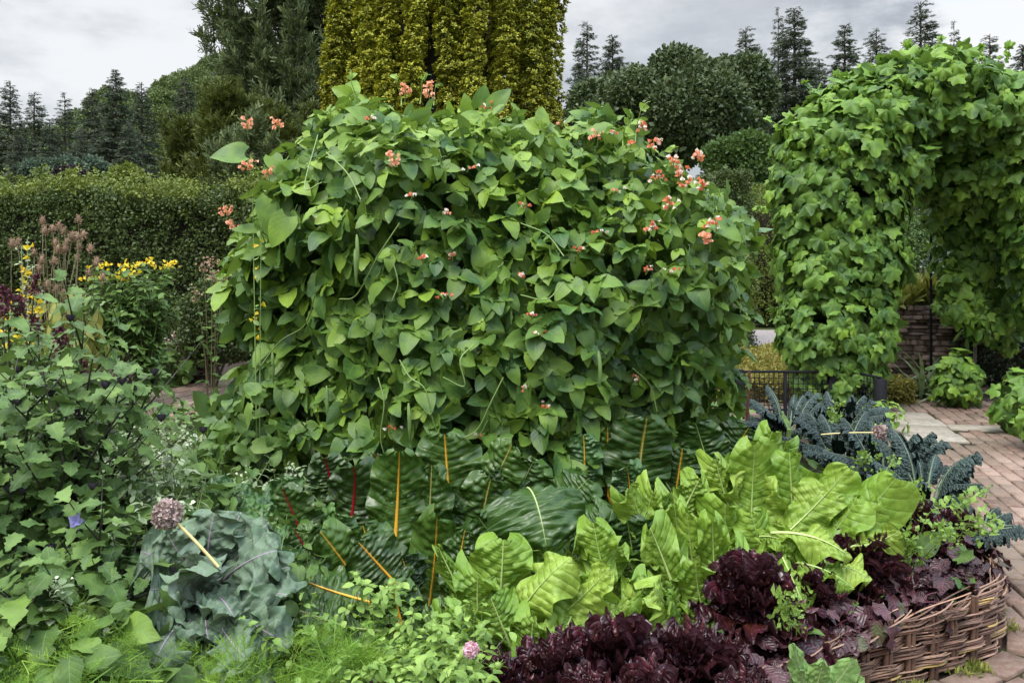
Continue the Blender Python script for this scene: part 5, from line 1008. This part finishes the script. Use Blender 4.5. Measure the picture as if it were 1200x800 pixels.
g = np.random.default_rng(53); P = np.column_stack([g.uniform(4.35, 5.5, 900), g.uniform(9.6, 10.1, 900), np.full(900, .93)]); mb = MB(); n = 900
mb.inst(LT[0], frames(g.normal(size=(n, 3)) * .5 + [0, 0, 1], g.normal(size=(n, 3)), g.uniform(.15, .42, n)), P, g.uniform(.3, 1, n)); tag(mb.build('wall_grass', GRASSM), 'tawny and green grass growing along the top of the stone wall', 'grass', kind='stuff')
g = np.random.default_rng(54); lt_ = Gl(1085, 9.2, 0); root = thing('strappy_plant', 'grey green strap leaved plant at the foot of the stone wall', 'perennial', lt_); n = 130; mb = MB()
mb.inst(leaf_t(6, 1, .05, .2, .6, 0, 0, .5), frames(np.column_stack([g.normal(size=n), g.normal(size=n), g.uniform(.5, 1.5, n)]), np.tile([0, 0, 1.], (n, 1)) + g.normal(size=(n, 3)) * .2, g.uniform(.3, .6, n)), lt_ + g.normal(size=(n, 3)) * [.12, .08, 0], g.uniform(0, .6, n)); mb.build('leaves', PALE, root)

# ================================================================== vine arch
VT = [fan(4, 22, vine_r, .12 + .08 * (i % 3), .05, 5, seed=i) for i in range(5)]
arch = thing('vine_arch', 'tall leafy grape vine arch over the brick path on the right', 'climbing plant', (3.15, 8.2, 0))
g = np.random.default_rng(61)
def vine_fol(name, blobs, n, size, lo=.8, keep=.72, tmu=.42, new=.18, hi=1.06, zmin=.05, only=None):
    P, Nn = blob_pts(blobs, n, g, lo, hi, keep, zmin); mb = MB(); n = len(P); top = Nn[:, 2].clip(0, 1)
    d = np.column_stack([Nn[:, 0] * .3, Nn[:, 1] * .3, -1 + top * 1.1]) + g.normal(size=(n, 3)) * .38; nn = Nn + [0, 0, .45] + g.normal(size=(n, 3)) * .34
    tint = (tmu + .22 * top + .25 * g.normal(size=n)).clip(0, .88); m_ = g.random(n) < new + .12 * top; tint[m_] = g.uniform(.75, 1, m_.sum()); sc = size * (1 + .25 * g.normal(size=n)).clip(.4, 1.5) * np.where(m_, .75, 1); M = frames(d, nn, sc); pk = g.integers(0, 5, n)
    for k in range(5): q = pk == k; mb.inst(VT[k], M[q], P[q], tint[q])
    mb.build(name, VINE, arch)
colA = [(at(983, 440, 8.2), (.42, .4, .5)), (at(978, 380, 8.2), (.56, .5, .55)), (at(985, 300, 8.2), (.62, .5, .6)), (at(985, 225, 8.2), (.66, .55, .6)), (at(985, 175, 8.2), (.62, .6, .45)), (at(1015, 140, 8.2), (.6, .6, .4))]
canopy = [(at(1050, 120, 8.3), (.55, .7, .42)), (at(1085, 105, 8.3), (.5, .8, .36)), (at(1120, 135, 8.3), (.55, .8, .42)), (at(1160, 140, 8.3), (.55, .8, .42)), (at(1200, 140, 8.3), (.55, .8, .42)), (at(1240, 160, 8.3), (.5, .8, .45)), (at(1040, 190, 8.3), (.35, .6, .3)), (at(1130, 195, 8.5), (.5, .6, .4)), (at(1180, 200, 8.3), (.5, .7, .42)), (at(1130, 235, 8.7), (.34, .35, .35)), (at(1150, 275, 8.8), (.26, .3, .35)), (at(1200, 260, 8.2), (.26, .5, .55)), (at(1230, 330, 8.2), (.3, .5, .6)), (at(1135, 310, 8.8), (.18, .2, .3))]
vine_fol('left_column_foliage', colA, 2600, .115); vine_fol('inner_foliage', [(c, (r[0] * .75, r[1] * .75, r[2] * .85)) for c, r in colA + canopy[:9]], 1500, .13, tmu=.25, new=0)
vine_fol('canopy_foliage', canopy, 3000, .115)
vine_fol('right_column_foliage', [(at(1122, 345, 8.7), (.24, .2, .3)), (at(1150, 385, 8.7), (.2, .2, .25)), (at(1137, 300, 8.8), (.4, .25, .4)), (at(1175, 360, 8.9), (.24, .2, .45)), (at(1108, 250, 8.8), (.25, .2, .3))], 420, .115, lo=.3, tmu=.42)
for px, py, dx, dz in ((1062, 55, .1, 1), (1040, 70, -.2, 1), (1100, 48, .2, 1), (1165, 75, .3, 1), (1180, 60, .1, 1), (990, 95, -.5, 1), (955, 100, -.6, .8), (915, 140, -.8, .7), (1150, 62, -.1, 1), (1020, 78, 0, 1), (905, 235, -1, .2), (1085, 62, 0, 1)):
    mb = MB(); p = at(px, py + 12, 8.1); q = p + np.array([dx, 0, dz]) * .16; tube(mb, bez(p, (p + q) / 2 + [.02, 0, 0], q, 6), .004, 4, .9); k = 7; f = g.random((k, 1)); mb.inst(VT[0], frames(g.normal(size=(k, 3)) + [dx, 0, dz], g.normal(size=(k, 3)) + [0, -1, .3], g.uniform(.03, .07, k)), p + (q - p) * f, np.full(k, .97)); mb.build('young_shoot', VINE, arch)
for px, Y, py0, py1, r in ((940, 8.4, 475, 150, .022), (981, 8.6, 480, 120, .03), (1137, 8.9, 468, 130, .026), (1091, 9.4, 455, 170, .014), (1016, 7.9, 480, 130, .02)):
    mb = MB(); a, b = at(px, py0, Y), at(px, py1, Y); a[2] = 0; tube(mb, [a, (a + b) / 2, b], r, 8, .4); mb.build('post', BLACKM, arch)
for pts in (((940, 8.4), (981, 8.6)), ((1137, 8.9), (1091, 9.4))):
    for z in (.85, 1.6, 2.4): mb = MB(); a = at(pts[0][0], 300, pts[0][1]); b = at(pts[1][0], 300, pts[1][1]); a[2] = b[2] = z; tube(mb, [a, b], .008, 5, .4); mb.build('crossbar', BLACKM, arch)
mb = MB(); tube(mb, catmull_open([at(1000, 485, 8.2) * [1, 1, 0], at(990, 400, 8.15), at(975, 300, 8.2), at(985, 200, 8.2), at(1060, 120, 8.3), at(1180, 130, 8.3)]), .025, 7, .4); tube(mb, catmull_open([at(1140, 470, 8.85) * [1, 1, 0], at(1143, 380, 8.85), at(1135, 300, 8.85), at(1140, 210, 8.8), at(1120, 150, 8.5)]), .018, 7, .4); mb.build('vine_trunk', BARK, arch)
def small_vine(label, px, py, Y, r, n, seed, T=None, mat=None, s=.11):
    global g
    b = at(px, py, Y) * [1, 1, 0]; root = thing('young_vine', label, 'climbing plant', b); g2 = np.random.default_rng(seed); hz = max(.42 if T is None else .2, at(px, py, Y)[2]); P, Nn = blob_pts([(b + [0, 0, hz * .6], (r, r * .8, hz * .75))], n, g2, .4, 1.05, 0, .03); mb = MB(); foliage(mb, T or VT, P, Nn, s, g2, up=.5, jit=.5, tipdown=.3, tmu=.5, tsd=.2, new=.2); mb.build('foliage', mat or VINE, root); mb = MB(); tube(mb, [b, b + [0, 0, hz]], .008, 5, .4); mb.build('stem', BARK, root)
small_vine('bushy young vine shoots at the foot of the right hand pole', 1122, 462, 8.5, .25, 110, 1)
small_vine('large leaved young plant at the right edge of the path', 1192, 450, 7.2, .22, 50, 2)
small_vine('low leafy plant with a red flower cut off by the right edge', 1208, 500, 6.6, .2, 40, 3)
small_vine('low green weed at the foot of the left vine column', 1030, 520, 7.2, .22, 90, 4, OT, SPRIG, .08)

# ================================================================== trees
def tubes_tree(mb, base, top, r, tint=.4, lean=0): tube(mb, bez(base, (np.array(base) + top) / 2 + [lean, 0, 0], top, 10), np.linspace(r, r * .25, 10), 8, tint)
# golden fastigiate yew
yx, yy = (523 - 600) / F * 14.6, 14.6; g = np.random.default_rng(71); yew = thing('golden_yew', 'big golden columnar yew with upright fluted plumes behind the bean dome', 'tree', (yx, yy, 0)); cols = []
for ring, (k, f) in enumerate(((25, 1.), (17, .72), (6, .45))):
    for i in range(k): a = i / k * 2 * PI + ring * .3 + g.uniform(-.05, .05); cols.append((yx + math.cos(a) * (1.86 + g.uniform(-.12, .08)) * f, yy + math.sin(a) * (1.35 + g.uniform(-.14, .14)) * f, g.uniform(.15, .205), (g.uniform(2.8, 5.2) if (ring == 0 and g.random() < .3) else g.uniform(6.0, 7.6)) + (4 - ring) * 0))
mb = MB()
for cx_, cy_, r, h in cols:
    n = int(h * r * 1000); z = g.uniform(.2, 1, n) ** .8 * h; tp = np.clip((h - z) / 1.1, .05, 1) ** .6; rr = r * tp * (1 + .16 * np.sin(z * 11 + cx_ * 9) + .1 * np.sin(z * 23)) * g.uniform(.6, 1.05, n); a = g.uniform(0, 2 * PI, n); o = np.column_stack([np.cos(a), np.sin(a), 0 * a]); P = np.column_stack([cx_ + o[:, 0] * rr + .05 * np.sin(z * 1.7 + cx_ * 5), cy_ + o[:, 1] * rr, z]); keep_ = (P[:, 1] < yy + .7)
    P, o = P[keep_], o[keep_]; n = len(P); mb_t = g.integers(0, 3, n); M = frames(o * .75 + [0, 0, .9] + g.normal(size=(n, 3)) * .25, o + g.normal(size=(n, 3)) * .3, g.uniform(.055, .09, n)); ti = (.45 + .22 * g.normal(size=n) + .25 * np.sin(cx_ * 40)).clip(0, 1)
    for k in range(3): q = mb_t == k; mb.inst(YT[k], M[q], P[q], ti[q])
mb.build('foliage', YEW, yew); mb = MB(); tube(mb, [(yx, yy, .1), (yx, yy, 3), (yx, yy, 6.3), (yx, yy, 6.9)], [.9, 1.0, .8, .1], 14, .2); mb.build('yew_filler', COREM, yew); mb = MB()  # dark core added inside the yew to block the sky between the plumes
for k in range(9): a = k * .7; tubes_tree(mb, (yx + .5 * math.cos(a), yy + .4 * math.sin(a), -.05), (yx + 1.0 * math.cos(a), yy + .8 * math.sin(a), 5.5), .16)
mb.build('trunk', BARK, yew)
# cypresses on the left
def plume_tree(name, label, x, y, H, n_b, blen, mat, seed, size, base_h=.4, trunks=2, spread_top=.8, nspr=26, tmu=.4, el=(.75, 1.15), trx=.35):
    g = np.random.default_rng(seed); root = thing(name, label, 'tree', (x, y, 0)); tr, fo = MB(), MB(); tk = []
    for k in range(trunks): a = g.uniform(0, 6); top = np.array([x + trx * (k - (trunks - 1) / 2) * 2, y + .2 * math.sin(a), H * (1 - .1 * k)]); b = np.array([x + .15 * (k - .5), y, -.05]); tk.append((b, top)); tubes_tree(tr, b, top, .05 + H * .010, .6)
    P, Dd, Nn = [], [], []
    for k in range(n_b):
        b, t = tk[k % trunks]; f = base_h + (1 - base_h) * (k / n_b) ** 1.05 * .97; p = b + (t - b) * f; a = g.uniform(0, 2 * PI) ; e_ = g.uniform(*el); L = blen * (1.05 - f * spread_top) * g.uniform(.65, 1.15)
        d = np.array([math.cos(a) * math.cos(e_), math.sin(a) * math.cos(e_), math.sin(e_)]); q = p + d * L; C = bez(p, p + (np.array([math.cos(a), math.sin(a), .15])) * L * .45, q, 10); tube(tr, C, np.linspace(.022, .004, 10), 4, .6)
        i = np.sqrt(g.random(nspr)) * 9; j = i.astype(int).clip(0, 8); c = C[j] + (C[j + 1] - C[j]) * (i - j)[:, None]; ax = nrm(C[j + 1] - C[j]); P.append(c + g.normal(size=(nspr, 3)) * .10 * size / .5); Dd.append(ax + g.normal(size=(nspr, 3)) * .42); Nn.append(g.normal(size=(nspr, 3)))
    P, Dd, Nn = map(np.concatenate, (P, Dd, Nn)); n = len(P); M = frames(Dd, Nn, size * g.uniform(.6, 1.2, n)); pk = g.integers(0, 4, n); ti = (tmu + .2 * g.normal(size=n)).clip(0, 1)
    for k in range(4): q = pk == k; fo.inst(PL[k], M[q], P[q], ti[q])
    tr.build('trunk', BARK, root); fo.build('foliage', mat, root); return root
X = lambda px, Y: (px - 600) / F * Y
plume_tree('feathery_cypress', 'tall feathery grey green conifer with sky showing between its boughs, left of the golden yew', X(345, 18.5), 18.5, 10.2, 230, 2.6, CYP, 1, .34, .16, 3, .45, 62, trx=.5)
plume_tree('green_cypress', 'bushy olive green conifer in front of the feathery one, lower crown', X(282, 16.5), 16.5, 4.55, 150, 1.5, GCYP, 2, .27, .1, 2, .7, 62)
plume_tree('green_cypress', 'bushy olive green conifer standing against the foot of the golden yew', X(350, 16), 16, 3.9, 150, 1.4, GCYP, 3, .27, .08, 2, .6, 62, tmu=.3)
plume_tree('green_cypress', 'lower olive green conifer at the left end of the conifer group', X(240, 17.5), 17.5, 4.0, 120, 1.4, GCYP, 4, .27, .1, 2, .7, 62, tmu=.25)
plume_tree('green_cypress', 'olive green conifer right beside the left shoulder of the bean dome', X(312, 15.2), 15.2, 3.3, 130, 1.3, CYP, 5, .27, .08, 2, .5, 62, tmu=.45)
# broadleaved crowns
def crown(name, label, px, py, Y, rx_, rz_, mat, seed, n=5200, size=None, lobes=26, ry_=None, group=None, tmu=.4, trunk=True):
    g = np.random.default_rng(seed); c = at(px, py, Y); R_ = np.array([rx_, ry_ or rx_, rz_]) / F * Y; bl_ = []
    for k in range(lobes): u = nrm(g.normal(size=3)); u[2] = abs(u[2]) * .9 - .25; f = g.uniform(.55, .86); bl_.append((c + u * R_ * f, tuple(R_ * g.uniform(.2, .34))))
    bl_.append((c, tuple(R_ * .6))); root = thing(name, label, 'tree', (c[0], c[1], 0), group); P, Nn = blob_pts(bl_, n, g, .82, 1.08, .8); mb = MB(); foliage(mb, CB, P, Nn, size or .012 * Y, g, up=.6, jit=.6, tmu=tmu, tsd=.18); mb.build('foliage', mat, root)
    if trunk:
        mb = MB(); tubes_tree(mb, (c[0], c[1], -.1), tuple(c), .012 * Y * .6)
        for k in range(7): b = bl_[k][0]; tube(mb, bez((c[0], c[1], c[2] - R_[2] * .7), (c + b) / 2 - [0, 0, R_[2] * .2], b, 6), np.linspace(.15, .04, 6) * Y / 30, 5, .4)
        mb.build('trunk', BARK, root)
    return root
crown('dark_oak', 'large very dark round headed tree behind the right shoulder of the bean dome', 790, 140, 34, 95, 85, OAK, 1, 12000, .42, 34)
crown('dark_oak', 'very dark tree just right of the golden yew, lower than its neighbour', 705, 150, 37, 60, 75, OAK, 2, 5500, .45, 22)
crown('dark_oak', 'very dark tree between the round headed tree and the thin conifers', 868, 130, 42, 42, 80, OAK, 12, 4200, .5, 18)
crown('ash_tree', 'mid green leafy tree between the dark tree and the vine arch', 875, 195, 25, 52, 52, ASH, 3, 5000, .28, 18)
crown('ash_tree', 'mid green tree behind the lower left side of the vine arch', 900, 260, 22, 50, 55, ASH, 4, 4000, .26, 16, tmu=.3)
crown('ash_tree', 'lighter green shrubby tree at the right shoulder of the bean dome', 852, 255, 20, 30, 38, LHEDGE, 5, 2400, .2, 12)
crown('ash_tree', 'dark green tree seen through the opening of the vine arch', 1085, 280, 27, 70, 62, OAK, 6, 5000, .33, 18, tmu=.5)
crown('ash_tree', 'dark green tree behind the right part of the vine arch', 1180, 280, 26, 75, 75, ASH, 7, 4500, .33, 18, tmu=.15)
crown('bluish_bush', 'bluish green rounded bush above the left hedge at the left', 70, 205, 26, 38, 22, BLUES, 8, 2600, .24, 12)
crown('bluish_bush', 'bluish green rounded bush above the left hedge, right of the plum bush', 112, 205, 27, 26, 20, BLUES, 9, 2000, .24, 10)
crown('plum_bush', 'small dark plum coloured bush above the left hedge', 84, 210, 24, 17, 17, PLUM, 10, 1300, .2, 9)
crown('light_bush', 'light green bush showing above the left hedge beside the plum bush', 148, 212, 22, 20, 20, LHEDGE, 11, 1800, .2, 9)
crown('light_bush', 'light green rounded bush above the middle of the left hedge', 225, 190, 24, 34, 38, FARW, 13, 2600, .26, 12, tmu=.6)
# spruces
def spruce_parts(seed, sparse=1.):
    g = np.random.default_rng(seed); H = 20.; tr, fo = MB(), MB(); tube(tr, [(0, 0, -.3), (0, 0, H * .5), (0, 0, H)], [.28, .16, .02], 7, .3); P, Dd, Nn, S = [], [], [], []
    z = 1.5
    while z < H - .15:
        f = 1 - z / H; L = .12 + 3.3 * f ** .85; nb = int((7 + 5 * f) * sparse) + 1
        for k in range(nb):
            a = g.uniform(0, 2 * PI); l = L * g.uniform(.55, 1.12); u = np.array([math.cos(a), math.sin(a), 0]); b = np.array([0, 0, z + g.uniform(-.32, .32)]); C = bez(b, b + u * l * .5 + [0, 0, -.10 * l + .3 * (1 - f)], b + u * l + [0, 0, -.05 * l + (.3 if f < .3 else 0)], 7); tube(tr, C, np.linspace(.035, .008, 7), 3, .3)
            m_ = int(4 + l * 7); t = g.uniform(.12, 1, m_) * 6; j = t.astype(int).clip(0, 5); c = C[j] + (C[j + 1] - C[j]) * (t - j)[:, None]; v = np.array([-u[1], u[0], 0]); P.append(c); Dd.append(u * .6 + v * g.choice([-1, 1], m_)[:, None] * g.uniform(.2, 1, m_)[:, None] + [0, 0, -.35] + g.normal(size=(m_, 3)) * .15); Nn.append(g.normal(size=(m_, 3)) * .5 + [0, 0, 1]); S.append(g.uniform(.4, .85, m_) * (.28 + .72 * f ** .5))
        z += g.uniform(.32, .5) 
    P, Dd, Nn, S = map(np.concatenate, (P, Dd, Nn, S)); n = len(P); M = frames(Dd, Nn, S); pk = g.integers(0, 4, n)
    for k in range(4): q = pk == k; fo.inst(PL[k], M[q], P[q], g.uniform(0, .9, q.sum()))
    return tr, fo
SPL = [(12, 95, 78, 'at the far left edge of the skyline'), (40, 108, 84, 'second from the left edge'), (76, 112, 80, 'third from the left edge, with a sparse top'), (108, 105, 76, 'just left of the tallest left spruce'), (136, 84, 70, 'the tallest of the left group'), (166, 97, 82, 'right of the tallest left spruce'), (217, 93, 120, 'small, on the hill crest'), (247, 84, 130, 'small, highest up the hill crest'), (-15, 120, 90, 'cut by the left edge'), (58, 140, 66, 'lower, in front of the left group'), (95, 150, 62, 'low and dark under the left group'), (150, 145, 62, 'low, in front of the tallest one'), (22, 150, 60, 'low at the left edge above the hedge'),
       (688, 25, 75, 'immediately right of the golden yew'), (718, 44, 90, 'short, above the dark tree near the yew'), (874, 32, 70, 'left of the close pair'), (912, 14, 66, 'thin left one of the close pair'), (931, 12, 64, 'broad right one of the close pair'), (990, 30, 62, 'between the close pair and the vine arch top'), (1027, 34, 90, 'small, peeping left of the vine arch top'), (1079, 2, 58, 'tallest, above the top of the vine arch'), (1118, 30, 70, 'thin, right of the vine arch top'), (1160, 40, 66, 'second from the right edge'), (1199, 55, 70, 'cut by the right edge'), (960, 70, 80, 'low between taller ones left of the vine'), (945, 60, 75, 'behind the close pair')]
protos = [spruce_parts(i, s_) for i, s_ in enumerate((1., .7, 1.15, .55))]; made = {}
for i, (px, py, Y, tx) in enumerate(SPL):
    k = {912: 3, 1118: 3, 76: 3, 1160: 1, 931: 2, 136: 2}.get(px, i % 3 if i % 5 else 1)
    top = at(px, py, Y)[2]
    if k not in made:
        r_ = thing('spruce', '', 'tree', (0, 0, 0)); protos[k][0].build('trunk', BARK, r_); protos[k][1].build('foliage', SPR, r_); made[k] = r_; o = r_
    else: o = copy_tree(made[k])
    gz = -.06
    o.location = (X(px, Y), Y, gz); s_ = (top - gz) / 20.; wd = {912: .8, 1118: .8, 688: 1.3}.get(px, 1.5); o.scale = (s_ * wd, s_ * wd, s_); o.rotation_euler = (0, 0, i * 1.3); tag(o, 'dark spruce on the skyline, ' + tx, 'tree', 'spruces on the skyline')
# ================================================================== wooded hill
def hill_z(x, y):
    crest = 33 * np.exp(-((x + 38) / 52.) ** 2) * np.exp(-((y - 175) / 55.) ** 2) + 9 * np.exp(-((x - 60) / 120.) ** 2) * np.exp(-((y - 190) / 60.) ** 2)
    return crest * 1.0
gx, gy = np.meshgrid(np.linspace(-190, 220, 70), np.linspace(95, 300, 36)); gz = hill_z(gx, gy) - 1.2
mb = MB(); mb.add(np.stack([gx, gy, gz], -1).reshape(-1, 3), grid_q(35, 69), np.full((36 * 70, 3), .5)); hl = mb.build('hill', GRD); hl['kind'] = 'structure'
g = np.random.default_rng(88); hm = []
for k in range(3):
    bl_ = [((0, 0, 3.6), (2.6, 2.6, 2.4))] + [(tuple(np.array([0, 0, 4.]) + nrm(g.normal(size=3)) * [2.2, 2.2, 1.8]), (1.5, 1.5, 1.4)) for _ in range(9)]
    P, Nn = blob_pts(bl_, 1500, g, .85, 1.08, .8, .3); mb = MB(); foliage(mb, CB, P, Nn, .62, g, up=.6, jit=.6, tmu=.4, tsd=.18); hm.append(mb)
hs = []
for k in range(3):
    o = hm[k].build('hillside_tree', FARW); tag(o, 'one of the rounded broadleaved trees crowding the hillside behind the left hedge', 'tree', 'trees on the wooded hillside'); hs.append(o)
first = [True] * 3
for i in range(210):
    y = g.uniform(110, 176); x = g.uniform(-.62 * y, -.02 * y) if i < 150 else g.uniform(-.1 * y, .66 * y); z = hill_z(x, y) - 1.2
    k = i % 3; o = hs[k] if first[k] else hs[k].copy()
    if not first[k]: COL.objects.link(o)
    first[k] = False; o.location = (x, y, z - .6); s_ = g.uniform(.75, 1.35); o.scale = (s_ * 1.1, s_ * 1.1, s_ * g.uniform(.9, 1.35)); o.rotation_euler = (0, 0, g.uniform(0, 6))
